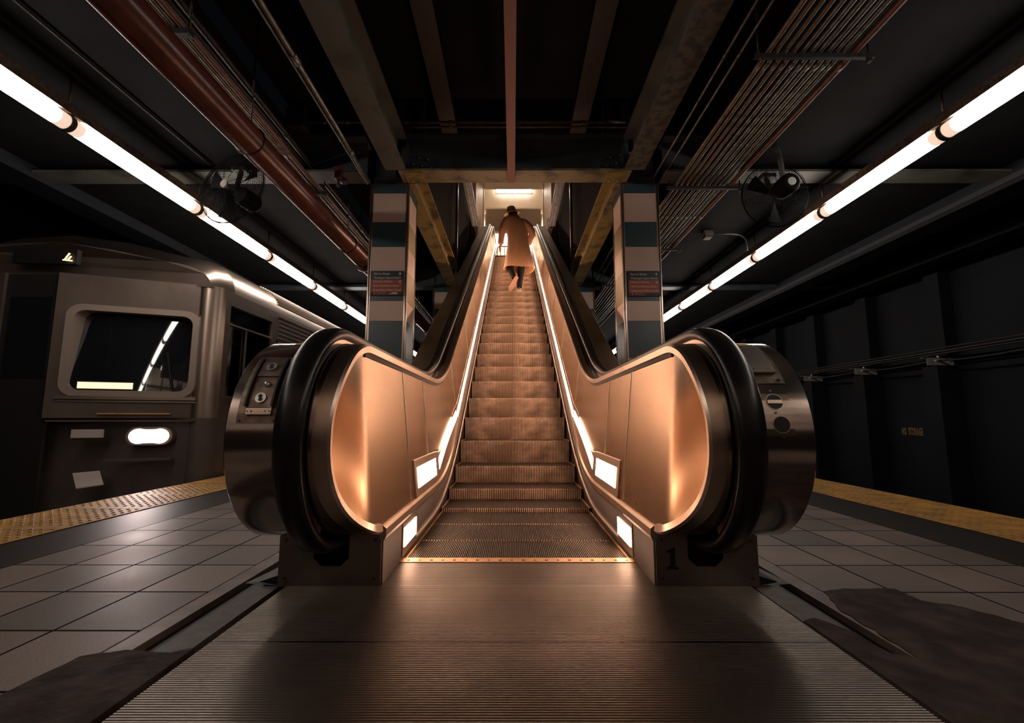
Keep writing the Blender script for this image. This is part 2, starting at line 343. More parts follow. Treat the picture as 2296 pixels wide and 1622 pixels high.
# tactile edge strips with truncated domes
for s, side in ((-1,'left'),(1,'right')):
    c = .01+.01*s
    mb = MB(); x0, x1 = c+s*2.50, c+s*EDGE
    mb.box(x0,x1,YB,YF,-.30,.004)
    d = .058
    ny = int((13.0-1.6)/d)
    for j in range(ny):
        y = 1.6 + j*d
        if (j % 10) == 9: continue
        for i in range(10):
            xx = min(x0,x1) + .038 + i*d
            r = .0125
            vs = [(xx+r*math.cos(a*PI/3), y+r*math.sin(a*PI/3), .004) for a in range(6)] + [(xx+.55*r*math.cos(a*PI/3), y+.55*r*math.sin(a*PI/3), .0095) for a in range(6)]
            mb.add(vs, [(6,7,8,9,10,11)] + [(a,(a+1)%6,6+(a+1)%6,6+a) for a in range(6)])
    for j in range(0, 28):
        y = .2 + j*.61
        mb.box(x0,x1,y-.002,y+.002,.004,.0045,1)
    lab = ('yellow studded tactile strip along the platform edge beside the train' if s<0 else
           'yellow studded tactile strip along the platform edge by the empty track')
    tag(mb.build('tactile_strip', [M['tactile'], M['gap']], origin=(0,0,0)), lab, 'tactile paving', None, 'thing')
# walls
slab('wall_back', -7.3,7.3, YB-.2,YB, -1.4,4.2, M['wallblue'])
slab('wall_far', -7.3,7.3, YF,YF+.2, -1.4,9.5, M['dark'])
slab('wall_left', -7.3,-7.1, YB,YF, -1.4,4.2, M['wallblue'])
mb = MB(); mb.box(6.35,6.6,YB,YF,-1.4,4.2)
PIL = [6.66+1.40*k for k in range(-3,7)]
for y in PIL:
    mb.box(6.02,6.36,y-.11,y+.13,-1.2,1.36); mb.box(6.17,6.36,y-.11,y+.13,1.36,4.2)
struct(mb.build('wall_right', M['wallblue'], origin=(0,0,0)))
# the bright tiled wall behind the viewer that the polished drums reflect
def wall_tile():
    m = bpy.data.materials.new('cream_wall_tile'); m.use_nodes = True
    N = m.node_tree.nodes; L = m.node_tree.links; b = N['Principled BSDF']
    tc = N.new('ShaderNodeTexCoord'); mp = N.new('ShaderNodeMapping'); mp.inputs['Rotation'].default_value = (PI/2,0,0)
    br = N.new('ShaderNodeTexBrick'); br.offset = 0; br.inputs['Scale'].default_value = 1
    br.inputs['Brick Width'].default_value = .6; br.inputs['Row Height'].default_value = .42; br.inputs['Mortar Size'].default_value = .035; br.inputs['Mortar Smooth'].default_value = .3
    br.inputs['Color1'].default_value = (.66,.55,.47,1); br.inputs['Color2'].default_value = (.50,.42,.37,1); br.inputs['Mortar'].default_value = (.06,.05,.05,1)
    L.new(tc.outputs['Object'], mp.inputs['Vector']); L.new(mp.outputs['Vector'], br.inputs['Vector']); L.new(br.outputs['Color'], b.inputs['Base Color'])
    b.inputs['Roughness'].default_value = .4; return m
slab('wall_tiled', -2.95,2.95, -1.0,-.85, .95,2.94, wall_tile())
slab('wall_dado', -2.95,2.95, -1.0,-.84, .005,.95, M['granite'])
# ceilings
mb = MB()
mb.box(-7.3,-2.05,YB,YF,2.95,3.3); mb.box(2.05,7.3,YB,YF,2.95,3.3)
mb.box(-2.05,-1.25,YB,YF,3.46,3.7); mb.box(1.25,2.05,YB,YF,3.46,3.7)
mb.box(-1.25,1.25,YB,4.1,3.66,3.9)
struct(mb.build('ceiling', M['ceiling'], origin=(0,0,0)))
# escalator shaft: side walls above the platform ceiling, its dark front panel and lid
for s in (-1,1):
    mb = MB(); mb.box(.02+s*1.10,.02+s*1.30,4.1,12.0,3.25,9.6)
    struct(mb.build('wall_shaft_left' if s<0 else 'wall_shaft_right', M['shaft'], origin=(0,0,0)))
slab('ceiling', -1.3,1.34,4.1,12.0,9.4,9.6, M['shaft'])
M['gloss'] = mat('dark_glossy_panel', (0.030,0.026,0.026), 0.0, 0.42, spec=0.7)
slab('wall_shaft_front', -1.1,1.14, 4.72,4.78, 3.34,4.6, M['gloss'])
# upper hall reached by the escalator
HZ = 5.2
slab('floor', -4,4, 12.62,YF, HZ-.3,HZ, M['granite'])
for s in (-1,1):
    mb = MB(); mb.box(.02+s*.98,.02+s*1.5,11.45,14.4,4.8,9.35); mb.box(.02+s*1.12,.02+s*1.5,14.4,18.2,HZ,9.35)
    struct(mb.build('wall_hall_left' if s<0 else 'wall_hall_right', M['cream'], origin=(0,0,0)))
    mb = MB(); mb.box(.02+s*.955,.02+s*1.03,14.2,14.42,HZ,9.35)
    struct(mb.build('trim_3' if s<0 else 'trim_4', M['cream'], origin=(0,0,0)))
slab('wall_hall_back', -1.5,1.5, 18.0,18.2, HZ,9.35, M['cream'])
mb = MB(); mb.box(-1.5,1.5,16.2,16.5,8.2,9.4)
struct(mb.build('wall_hall_upper', M['cream'], origin=(0,0,0)))
mb = MB(); mb.box(-1.5,1.5,11.45,18.2,9.3,9.5); mb.box(-1.2,1.24,14.0,14.6,8.19,9.3)
struct(mb.build('ceiling', M['cream'], origin=(0,0,0)))
# ================================================================== ESCALATOR
CX, CY, CZ = .02, 1.745, .546
SL = math.tan(R(30)); TOP = 5.2
YEND = 14.2
def track(off, y1=2.05, r0=.345, Rb=1.6, R2=1.5, phi0=-96, narc=40, yend=YEND):
    """points (y, z, ny, nz) of the balustrade outline pushed out by off"""
    P = []; r = r0+off; zf = CZ+r; zt = TOP+CZ+r0+off
    for i in range(narc+1):
        a = R(phi0 + (90-phi0)*i/narc); P.append((CY-r*math.cos(a), CZ+r*math.sin(a), -math.cos(a), math.sin(a)))
    y1o = y1-2*off; t15 = math.tan(R(15))
    yi = y1o+zf/SL; rb = Rb-off; T = rb*t15
    for i in range(1,6): P.append((CY+(yi-T-CY)*i/6, zf, 0, 1))
    for i in range(13):
        a = R(30*i/12); P.append((yi-T+rb*math.sin(a), zf+rb-rb*math.cos(a), -math.sin(a), math.cos(a)))
    yj = y1o+zt/SL; rt = R2+off; T2 = rt*t15
    ya, za = yi+T*math.cos(R(30)), zf+T*.5; yb, zb = yj-T2*math.cos(R(30)), zt-T2*.5
    for i in range(1,20): P.append((ya+(yb-ya)*i/20, za+(zb-za)*i/20, -.5, math.cos(R(30))))
    for i in range(13):
        a = R(30-30*i/12); P.append((yj+T2-rt*math.sin(a), zt-rt+rt*math.cos(a), -math.sin(a), math.cos(a)))
    P.append((yend, zt, 0, 1))
    return P
def curve_z(y, zf, y1, zt, Rb, R2):
    t15 = math.tan(R(15)); yi = y1+zf/SL; yj = y1+zt/SL
    if y < yi-Rb*t15: return zf
    if y < yi+Rb*t15*math.cos(R(30)): return zf+Rb-math.sqrt(Rb*Rb-(y-yi+Rb*t15)**2)
    if y < yj-R2*t15*math.cos(R(30)): return SL*(y-y1)
    if y < yj+R2*t15: return zt-R2+math.sqrt(max(0,R2*R2-(y-yj-R2*t15)**2))
    return zt
PB0 = .216; PY1 = 3.06
def zbot(y): return curve_z(y, PB0, PY1, TOP+PB0, 1.8, 1.3)
def ztop(y): return curve_z(y, .868, 2.05+.04, TOP+.868, 1.6, 1.5)
RP = .322
def xpan(y, z):
    yy = max(y, CY); b, t = zbot(yy), ztop(yy)
    return 0.505 + .066*min(1.1,max(-.1,(z-b)/(t-b)))
def xbulge(y, z):
    x = xpan(y, z)
    if y < 1.64:
        t = min(1,(1.64-max(y,1.42))/.22); w = t*t*(3-2*t)
        x = x*(1-w)+.540*w + .048*t**1.12
    return x
# ---- steps: nosing positions
NOS = [(2.095,-.0012),(2.455,-.0006),(2.82,0.0),(3.182,.022),(3.545,.095),(3.907,.225)]
k = 0
while True:
    y = 4.27+.363*k; z = .415+.363*SL*k
    if z > TOP+.02: break
    NOS.append((y,z)); k += 1
NOS += [(NOS[-1][0]+.363, TOP),(NOS[-1][0]+.726, TOP)]
def znos(y):
    for (a,b) in zip(NOS, NOS[1:]):
        if a[0] <= y <= b[0]: return a[1]+(b[1]-a[1])*(y-a[0])/(b[0]-a[0])
    return NOS[0][1] if y < NOS[0][0] else NOS[-1][1]

esc = empty('escalator', (CX,2.0,0), 'steel escalator with glowing side strips climbing between two pillars', 'escalator')
def step_mesh(length):
    mb = MB(); W = .492; g = .0075
    def ribbed(n, prof, top):
        p = 2*W/n; xs = []
        for i in range(n):
            x = -W+i*p; xs += [(x,0),(x+p*.48,0),(x+p*.54,1),(x+p*.94,1)]
        xs.append((W,0)); nv = len(xs)
        rows = [[(x, y - ny*g*d, z - nz*g*d) for x,d in xs] for y,z,ny,nz in prof]
        o = len(mb.v); mb.v += [q for r in rows for q in r]
        for i in range(len(rows)-1):
            for j in range(nv-1):
                mb.f.append((o+i*nv+j, o+i*nv+j+1, o+(i+1)*nv+j+1, o+(i+1)*nv+j)); mb.sm.append(False)
                mb.m.append(2 if (j % 4) == 2 else top)
    ribbed(112, [(length,-.004,0,1),(.022,-.0005,0,1),(.004,-.001,-.3,.95)], 1)
    ribbed(72, [(.004,-.001,-.3,.95),(0,-.006,-1,.2),(.003,-.05,-1,0),(.010,-.11,-1,0),(.022,-.17,-1,.0),(.040,-.235,-1,0)], 0)
    for x in (-W, W):
        mb.add([(x,length,-.004),(x,.0,-.004),(x,.04,-.235),(x,length,-.235)], [(0,1,2,3)], 2)
        mb.box(x-.005,x+.005,.004,length,-.003,.0008,3)
    return mb
M['groove'] = mat('dark_step_groove', (0.020,0.015,0.012), 0.2, 0.6)  # groove floors and step ends coloured darker than the ribs
first = step_mesh(.375).build('step', [M['step'], M['treads'], M['groove'], M['comb']], origin=(0,0,0))
for i,(y,z) in enumerate(NOS):
    o = first if i == 0 else first.copy()
    if i: COL.objects.link(o)
    o.parent = esc; o.location = (0, y-2.0, z); ORG[o.name] = Vector((CX,y,z))
# ---- comb plate with teeth and screw holes
mb = MB()
mb.box(CX-.503,CX+.503,2.062,2.122,-.03,.0065); 
for i in range(97):
    x = CX-.492+.984/96*i
    mb.add([(x-.003,2.120,.0062),(x+.003,2.120,.0062),(x+.0015,2.150,-.001),(x-.0015,2.150,-.001),(x-.003,2.120,-.01),(x+.003,2.120,-.01)],
           [(0,1,2,3),(0,3,4),(1,5,2),(4,3,2,5)])
for i in range(20):
    mb.disc((CX-.47+.0495*i,2.088,.0066),(0,0,1),.0055 if i%2 else .0075,.0012,10,1)
mb.build('comb_plate', [M['comb'],M['gap']], esc)

def side(s):
    def X(x): return CX+s*x
    # -- inner balustrade panel
    mb = MB(); ys = []
    for i in range(16): ys.append(CY-RP*math.cos(R(90*i/16)))
    ys += [CY+.0+.06*i for i in range(0,60)]
    y = ys[-1]
    while y < YEND-.3: y += .25; ys.append(y)
    rows = []; NR = 18
    for y in ys:
        if y < CY:
            h = math.sqrt(max(0,RP*RP-(y-CY)**2)); b, t = CZ-h*1.02, CZ+h
            b = max(b, PB0)
        else: b, t = zbot(y), ztop(y)
        rows.append([(X(xbulge(y, b+(t-b)*j/NR)), y, b+(t-b)*j/NR) for j in range(NR+1)])
    mb.loft(rows, 0, True, flip=(s>0))
    for ysm in [2.29,2.80]+[4.06+1.09*i for i in range(8)]:
        b, t = zbot(ysm)+.19, ztop(ysm)-.02
        if ysm < 2.5: b = zbot(ysm)+.01
        mb.add([(X(xpan(ysm+dy,z)-lift), ysm+dy, z) for z in (b,t) for dy,lift in ((-.005,0),(-.003,.003),(.003,.003),(.005,0))],
               [(0,1,5,4),(1,2,6,5),(2,3,7,6)], 1)
    pan = mb.build('balustrade_panel', [M['panel'], M['rim']], esc)
    # -- raised metal rim round the panel edge
    mb = MB(); tr = track(-.020, y1=2.05)
    tr = [p for p in tr if not (p[1] < .24 and p[0] > CY+.0)]
    start = [(y, PB0-.004, 0,-1) for y in (2.0,1.9,1.8)]
    rows = []
    for (y,z,ny,nz) in tr:
        z0 = max(z,PB0-.012)
        x = xbulge(max(y,CY-RP), min(max(z,PB0),ztop(max(y,CY)))) 
        q = [(-.016,-.002),(-.013,-.016),(.010,-.020),(.017,-.012),(.019,.035),(-.016,.035)]
        rows.append([(X(x+dx), y+ny*dn, z0+nz*dn) for dn,dx in q])
    mb.strips(rows, 0, closed=True, flip=(s<0), caps=True)
    # dark gasket line under the top rim
    rows = []
    for (y,z,ny,nz) in track(-.042, y1=2.05, phi0=80):
        x = xpan(max(y,CY), min(z, ztop(max(y,CY))))
        rows.append([(X(x+dx), y+ny*dn, z+nz*dn) for dn,dx in ((-.008,-.005),(.012,-.006),(.012,.004),(-.008,.004))])
    mb.strips(rows, 1, closed=True, flip=(s<0), caps=True)
    mb.build('panel_rim', [M['rim'], M['gap']], pan)
    # -- housing of the light strips and the glowing diffusers
    def hs(y):
        a = min(1,max(0,(y-3.02)/.16)); b_ = min(1,max(0,(y-3.97)/.16))
        return .185-.025*a-.045*b_
    mb = MB(); yy = [2.37]+[2.45+.1*i for i in range(int((12.3-2.45)/.1))]
    rows = []
    for y in yy:
        b = zbot(y); rows.append([(X(xpan(y,b+h)-l), y, b+h) for h,l in ((.0,.001),(.003,.008),(hs(y),.008),(hs(y)+.004,.001))])
    mb.strips(rows, 0, flip=(s>0))
    mb.add([rows[0][i] for i in range(4)], [(0,1,2,3)])
    mb.build('light_housing', M['rim'], pan)
    segs = [(2.43,3.00,.042,.148,0)] + [(3.12,4.02,.045,.118,1)]
    y = 4.075
    while y < 12.2: segs.append((y, y+1.045, .040,.092,0)); y += 1.09
    for (a,b,h0,h1,straight) in segs:
        mb = MB(); n = 6; rows = []
        for i in range(n+1):
            y = a+(b-a)*i/n
            zz = zbot(y) if not straight else zbot(a)+(zbot(b)-zbot(a))*i/n+.012
            rows.append([(X(xpan(y,zz+h)-l), y, zz+h) for h,l in ((h0,.007),(h0+.001,.0092),(h1-.001,.0092),(h1,.007))])
        mb.loft(rows, 0, False, flip=(s>0))
        lp = mb.build('light_panel', M['strip_dim'] if y < 4.05 else M['strip'], pan)
    # -- skirt below the panel, with moulding, deflector brush and comb light
    mb = MB(); rows = []
    yy = [1.80+.08*i for i in range(130)]
    for y in yy:
        if y > 13.6: break
        rows.append([(X(.503), y, min(znos(y)-.30, -.2) if y < 3.6 else znos(y)-.35), (X(.503), y, zbot(y)-.02), (X(.53), y, zbot(y)-.02)])
    mb.loft(rows, 0, True, flip=(s<0))
    sk = mb.build('skirt_panel', M['skirt'], esc)
    mb = MB(); rows = []
    for y in [1.775]+yy:
        if y > 13.4: break
        z = zbot(y)
        rows.append([(X(.530),y,z+.004),(X(.499),y,z+.002),(X(.487),y,z-.008),(X(.487),y,z-.034),(X(.494),y,z-.050),(X(.505),y,z-.054)])
    mb.strips(rows, 0, flip=(s>0), caps=True)
    mb.build('moulding', M['rim'], sk)
    mb = MB(); rows = []
    for y in [2.36+.08*i for i in range(130)]:
        if y > 13: break
        z = znos(y) + (.045 if y < 3.0 else .045+min(1,(y-3.0)/.8)*.055)
        rows.append([(X(.504),y,z-.018),(X(.492),y,z-.012),(X(.484),y,z),(X(.492),y,z+.010),(X(.504),y,z+.012)])
    mb.strips(rows, 0, flip=(s<0), caps=True)
    mb.build('skirt_deflector', M['base'], sk)
    mb = MB(); mb.box(X(.5035),X(.499),2.10,2.40,.015,.152)
    cf = mb.build('comb_light', M['rim'], sk, bevel=.002)
    # glowing pane is a raised face on the frame
    MB().box(X(.4995),X(.4965),2.125,2.375,.050,.130).build('light_panel', M['strip_dim'], sk)
    # -- newel and deck cladding
    mb = MB(); tr = track(0, phi0=-90)
    rows = []
    for (y,z,ny,nz) in tr:
        xr = xbulge(max(y,CY-RP), min(max(z,PB0),ztop(max(y,CY))))
        xs = [(xr+.006,-.010),(xr+.014,-.006),(.632,.000),(.880,0),(.886,-.006)]
        rows.append([(X(x), y+ny*o, z+nz*o) for x,o in xs])
    mb.loft([r[:3] for r in rows], 1, True, flip=(s>0)); NA = 44; mb.strips([r[2:] for r in rows[:NA]], 0, flip=(s>0)); mb.strips([r[2:] for r in rows[NA-1:]], 2, flip=(s>0))
    low = [(YEND,4.6),(12.9,4.6),(5.0,.02),(1.80,.02),(1.80,.205)]
    arc = [(p[0],p[1]) for p in track(-.006, phi0=-90)]
    poly = arc+low
    mb.add([(X(.886),a,b) for a,b in poly], [tuple(range(len(poly)))] if s>0 else [tuple(range(len(poly)-1,-1,-1))], 0)
    inner = [(p[0],p[1]) for p in track(-.006, phi0=-90)]
    clad = mb.build('newel_cladding', [M['drum'], M['flare'], M['deck']], esc)
    # -- handrail with its guide
    mb = MB(); tr = track(.034, phi0=-97)
    sec = [(-.020,-.020),(-.030,-.020),(-.040,-.012),(-.043,0),(-.040,.010),(-.030,.019),(-.012,.0235),(.012,.0235),(.030,.019),(.040,.010),(.043,0),(.040,-.012),(.030,-.020),(.020,-.020),(.018,-.010),(-.018,-.010)]
    rows = [[(X(.675+dx), y+ny*dn, z+nz*dn) for dx,dn in sec] for (y,z,ny,nz) in tr]
    mb.loft(rows, 0, True, closed=True, caps=True, flip=(s<0))
    hr = mb.build('handrail', M['rubber'], esc)
    mb = MB(); rows = [[(X(.675+dx), y+ny*dn, z+nz*dn) for dx,dn in ((-.026,-.006),(-.026,.014),(-.016,.022),(.016,.022),(.026,.014),(.026,-.006))] for (y,z,ny,nz) in track(0, phi0=-60)]
    mb.strips(rows, 0, flip=(s>0))
    mb.build('handrail_guide', M['trim'], hr)
    # -- pedestal
    xa,xb = X(.507),X(.883); lo,hi = min(xa,xb),max(xa,xb)
    mb = MB(); i0,i1 = X(.625),X(.755)
    ilo,ihi = min(i0,i1),max(i0,i1)
    mb.box(lo,ilo,1.785,1.80,0,.206); mb.box(ihi,hi,1.785,1.80,0,.206); mb.box(ilo,ihi,1.785,1.80,0,.072)
    mb.box(lo,hi,1.86,1.87,0,.206,1); mb.box(ilo-.002,ilo,1.80,1.86,.07,.206,1); mb.box(ihi,ihi+.002,1.80,1.86,.07,.206,1); mb.box(ilo,ihi,1.80,1.86,.062,.072,1)
    mb.box(X(.5045),X(.512),1.792,2.10,0,.19,2)
    mb.prism([(ilo,.072),(ilo+.03,.072),(ilo,.10)],'y',1.785,1.80); mb.prism([(ihi,.072),(ihi,.10),(ihi-.03,.072)],'y',1.785,1.80)
    mb.box(X(.876),X(.883),1.79,3.0,0,.21)
    ped = mb.build('pedestal', [M['base'], M['gap'], M['skirt']], esc)
    for (a,z) in ((.86,.165),(.86,.03),(.53,.165),(.53,.03)):
        MB().disc((X(a),1.7835,z),(0,1,0),.0055,.004,12).build('screw', M['screw'], ped)
    if s > 0:
        # serifed figure 1
        q = [(-.016,.066),(.018,.066),(.018,.072),(.013,.074),(.013,.076)]
        fig = [(-.020,.0),(.022,.0),(.022,.008),(.0125,.011),(.0125,.078),(.004,.078),(-.006,.069),(-.020,.066),(-.020,.060),(-.006,.0585),(-.006,.011),(-.020,.008)]
        pts = [(X(.565)+a*1.0, .062+b) for a,b in fig]
        MB().prism(pts,'y',1.7838,1.7852).build('number_mark', M['black'], ped)
    return clad
cladL = side(-1); cladR = side(1)

# ---- fittings on the two newel drums
def D(s, phi, x, lift=0):
    a = R(phi); r = .345+lift
    return Vector((CX+s*x, CY-r*math.cos(a), CZ+r*math.sin(a)))
def dpatch(mb, s, p0,p1,x0,x1,l0,l1,mi=0,n=8):
    rows = []
    for i in range(n+1):
        p = p0+(p1-p0)*i/n
        rows.append([D(s,p,x0,l0),D(s,p,x0,l1),D(s,p,x1,l1),D(s,p,x1,l0)])
    return mb.loft(rows, mi, False, closed=True, caps=True, flip=(s>0))
def dnorm(phi): a = R(phi); return Vector((0,-math.cos(a),math.sin(a)))
def dknob(mb, s, phi, x, l0, l1, r, mi=0, n=20):
    return mb.tube([D(s,phi,x,l0),D(s,phi,x,l1)], r, n, mi)
# left: key switch panel
mb = MB(); dpatch(mb,-1, 8.5,50,.735,.852,0,.003)
kp = mb.build('control_panel', M['grimeplate'], cladL)
mb = MB(); dpatch(mb,-1,16,45.5,.745,.825,.002,.013)
mb2 = mb.build('key_switch_box', M['grimeplate'], cladL)
mb = MB(); dpatch(mb,-1,16.5,45,.822,.828,.013,.021); dpatch(mb,-1,16.5,45,.742,.748,.013,.021)
mb.build('side_flange', M['darkmetal'], cladL)
mb = MB(); dpatch(mb,-1,33,45,.750,.818,.013,.017)
mb.build('switch_plate', M['grimeplate'], cladL)
for phi,l in ((39,.017),(20.8,.013)):
    mb = MB(); dknob(mb,-1,phi,.785,l,l+.004,.0165,0)
    for dp in (-.85,.85): dknob(mb,-1,phi+dp,.785+.0012*(1 if dp>0 else -1),l+.003,l+.0052,.0062,1,14)
    mb.build('key_switch', [M['silver'],M['gap']], cladL)
mb = MB(); c = D(-1,28.3,.778,.013); mb.ball(c, .0105, 16)
mb.build('stop_button', M['silver'], cladL)
mb = MB(); dpatch(mb,-1,12.6,15.8,.747,.823,.004,.012)
for x in (.752,.764,.806,.818): dknob(mb,-1,14.2,x,.012,.0128,.0022,1,8)
mb.build('hinge', [M['rim'],M['gap']], cladL)
for phi,x in ((10,.742),(10,.845),(48.5,.845)):
    mb = MB(); dknob(mb,-1,phi,x,.003,.0055,.004,0,10); mb.build('screw', M['screw'], cladL)
mb = MB(); dpatch(mb,-1,72,80,.72,.80,.0003,.0012); mb.build('warning_sticker', M['sticker'], cladL)
# right: warning sticker, hinged cover, plate with two round holes
mb = MB(); dpatch(mb,1,66,79,.715,.815,.0003,.0012); mb.build('warning_sticker', M['sticker'], cladR)
mb = MB(); dpatch(mb,1,30,64,.725,.828,0,.003); mb.build('cover_mount', M['grimeplate'], cladR)
mb = MB(); dpatch(mb,1,37.5,61,.727,.808,.003,.014); cov = mb.build('access_cover', M['deck'], cladR)
mb = MB(); dpatch(mb,1,36,37.6,.728,.808,.004,.014)
for x in (.735,.747,.789,.801): dknob(mb,1,38.4,x,.014,.016,.0022,1,8)
dknob(mb,1,60.2,.800,.014,.016,.0022,1,8)
mb.build('hinge', [M['rim'],M['silver']], cladR)
for x in (.735,.812):
    mb = MB(); dknob(mb,1,32.2,x,.003,.006,.004,0,10); mb.build('screw', M['gap'], cladR)
mb = MB(); dpatch(mb,1,-1.5,27.5,.725,.822,0,.0022); mb.build('hole_plate', M['drum'], cladR)
for phi,x,bar in ((19.5,.776,True),(7.8,.784,False)):
    mb = MB(); dknob(mb,1,phi,x,.001,.0032,.0255,1,28); dknob(mb,1,phi,x,.002,.0038,.0240,0,28)
    if bar:
        n = dnorm(phi)
        dpatch(mb,1,phi-.9,phi+.9,x-.022,x+.022,.0036,.0050,2,2)
    mb.build('round_hole', [M['gap'],M['rim'],M['rim']], cladR)
for phi,x in ((25.5,.772),(13.8,.772),(1.5,.787)):
    mb = MB(); dknob(mb,1,phi,x,.002,.0045,.0034,0,10); mb.build('screw', M['screw'], cladR)

# ================================================================== LANDING PLATE
def ribs(mb, x0,x1,y0,y1,z,p=.0088,h=.0022):
    n = int((y1-y0)/p); rows = []; 
    prof = []
    for i in range(n):
        y = y0+i*p; prof += [(y,z),(y+p*.55,z),(y+p*.68,z-h),(y+p*.90,z-h)]
    prof.append((y0+n*p,z)); prof.append((y1,z))
    vs = [(x,y,zz) for y,zz in prof for x in (x0,x1)]
    mb.add(vs, [(2*i,2*i+1,2*i+3,2*i+2) for i in range(len(prof)-1)], 0)
mb = MB()
mb.box(CX-.848,CX+.848,.45,1.7845,-.03,-.0005,1); mb.box(CX-.502,CX+.502,1.78,2.062,-.03,-.0005,1)
ribs(mb, CX-.848,CX+.848,.45,1.352,.004); ribs(mb, CX-.848,CX+.848,1.357,1.784,.004)
ribs(mb, CX-.502,CX+.502,1.784,1.992,.004); ribs(mb, CX-.502,CX+.502,1.996,2.062,.004,.0045,.0008)
tag(mb.build('landing_plate', [M['plate'],M['gap']]), 'ribbed metal landing plate on the floor at the foot of the escalator', 'floor plate', None, 'thing')
M['tube_dim'] = mat('added_wall_washer_tube', (0.9,0.9,0.9), 0, 0.4, emit=(1.0,0.84,0.70), estr=9.0)  # for the unseen lamp added to brighten the tiled wall
M['joist'] = mat('dim_brown_paint', (0.030,0.020,0.015), 0.0, 0.6, (0.06,0.035,0.028), 16.0, (1,1,1), (0.62,0.7))
# ================================================================== GIRDERS, BEAMS, PILLARS
def bolt(mb, c, n, r, mi=0):
    c = Vector(c); n = Vector(n); mb.tube([c, c+n*r*.5, c+n*r*.9], [r, r*.85, r*.35], 8, mi)
def ibeam(name, axis, a, b, c, z, wid, hgt, mw, mf, label, cat='beam', tw=.014, tf=.022, pos=None):
    """axis 'x' or 'y', from a to b, centred on c in the other direction, underside at z"""
    ctr = ((a+b)/2, c, z) if axis == 'x' else (c, (a+b)/2, z)
    e = empty(name, ctr, label, cat, None, 'thing')
    def bx(u0,u1,z0,z1,m,nm):
        mb = MB()
        if axis == 'x': mb.box(a,b,c+u0,c+u1,z0,z1)
        else: mb.box(c+u0,c+u1,a,b,z0,z1)
        return mb.build(nm, m, e)
    bx(-wid/2,wid/2,z,z+tf,mf,'bottom_flange'); bx(-tw/2,tw/2,z+tf,z+hgt-tf,mw,'web'); bx(-wid/2,wid/2,z+hgt-tf,z+hgt,mw,'top_flange')
    return e
GB = 2.886
g = ibeam('steel_girder','x',-1.06,1.10,4.14,GB,.22,.37,M['steel_blue'],M['flange'],'dark girder with flaking underside tinted as in warm light, spanning above the escalator','girder')
for s in (-1,1):
    mb = MB(); x0 = .02+s*.86; x1 = .02+s*1.03
    mb.box(x0,x1,4.05,4.235,GB-.012,GB-.001)
    for u in (.25,.75):
        for v in (.25,.75): bolt(mb,(x0+(x1-x0)*u,4.05+.185*v,GB-.012),(0,0,-1),.016)
    mb.build('splice_plate', M['flange_warm_lit'], g)
    mb = MB()
    for i in range(3):
        for j in range(2): bolt(mb,(.02+s*(.80+.085*i+.03*j),4.132,2.97+.085*j+.02*i),(0,-1,0),.020)
    mb.build('bolt_group', M['steel_blue'], g)
    mb = MB(); mb.box(.02+s*1.0,.02+s*1.02,4.06,4.133,GB+.02,3.235); mb.build('stiffener', M['steel_blue'], g)
gl = ibeam('steel_girder','x',-6.9,-1.38,4.14,GB-.01,.22,.37,M['steel_blue'],M['flange_grey'],'dark girder with pale underside crossing above the red pipe and the train','girder')
mb = MB()
for i in range(3): bolt(mb,(-1.47-.06*(i%2),4.132,2.98+.075*i),(0,-1,0),.018)
mb.build('bolt_group', M['steel_blue'], gl)
gr_ = ibeam('steel_girder','x',1.42,6.1,4.14,GB-.01,.22,.37,M['steel_blue'],M['flange_grey'],'dark girder with pale underside crossing above the conduit rack','girder')
ibeam('steel_beam','y',-4.9,4.02,-1.08,GB,.185,.33,M['flange_grey'],M['flange_grey'],'grey-green overhead beam running towards the viewer from the pillar nearer the train')
ibeam('steel_beam','y',-4.9,4.02,1.12,GB,.185,.33,M['flange_grey'],M['rust'],'pitted rusty overhead beam running towards the viewer from the pillar under the conduit rack')
ibeam('steel_beam','y',4.27,7.76,-1.04,GB,.185,.33,M['flange_warm_lit'],M['flange_warm_lit'],'beam tinted yellow as if lit between the two striped pillars on the train side')
ibeam('steel_beam','y',4.27,7.76,1.09,GB,.185,.33,M['flange_warm_lit'],M['flange_warm_lit'],'beam tinted yellow as if lit between the two striped pillars on the empty track side')
ibeam('steel_girder','x',-6.9,-1.38,7.9,GB-.01,.20,.34,M['steel_blue'],M['steel_blue'],'second dark cross girder, above the train behind the first one','girder')
ibeam('steel_girder','x',1.42,6.1,7.9,GB-.01,.20,.34,M['steel_blue'],M['steel_blue'],'second dark cross girder, over the empty track behind the first one','girder')
for s,l in ((-1,'train'),(1,'empty track')):
    ibeam('roof_joist','y',-3,4.7,.01+s*.66,3.545,.16,.114,M['shaft'],M['joist'],'dim brown joist above the girder, on the %s side of the red bar' % l,'joist',tf=.014)
    mb = MB(); mb.box(.01+s*1.0-.04,.01+s*1.0+.04,4.62,4.70,3.26,4.7)
    tag(mb.build('hanger_bar', M['rust']), 'dim upright steel hanger behind the girder on the %s side' % l, 'hanger')
for c,z,lab in ((4.62,2.70,'blue-grey ledge beam over the empty track, nearer the tube lights'),(5.75,2.72,'thin blue-grey beam over the empty track, nearer the far wall')):
    mb = MB(); mb.box(c-.14,c+.14,YB,YF,z,z+.10); mb.box(c-.02,c+.02,YB,YF,z+.10,2.95); mb.box(c-.15,c-.11,YB,YF,z+.04,z+.09,1)
    tag(mb.build('ledge_beam', [M['wallblue'],M['dark']]), lab, 'beam', None, 'thing')
mb = MB(); mb.box(-4.75,-4.45,YB,YF,2.83,2.95)
tag(mb.build('ledge_beam', M['wallblue']), 'dark ledge beam over the train roof', 'beam', None, 'thing')
mb = MB(); mb.box(-.05,.02,-.8,4.20,2.858,2.885)
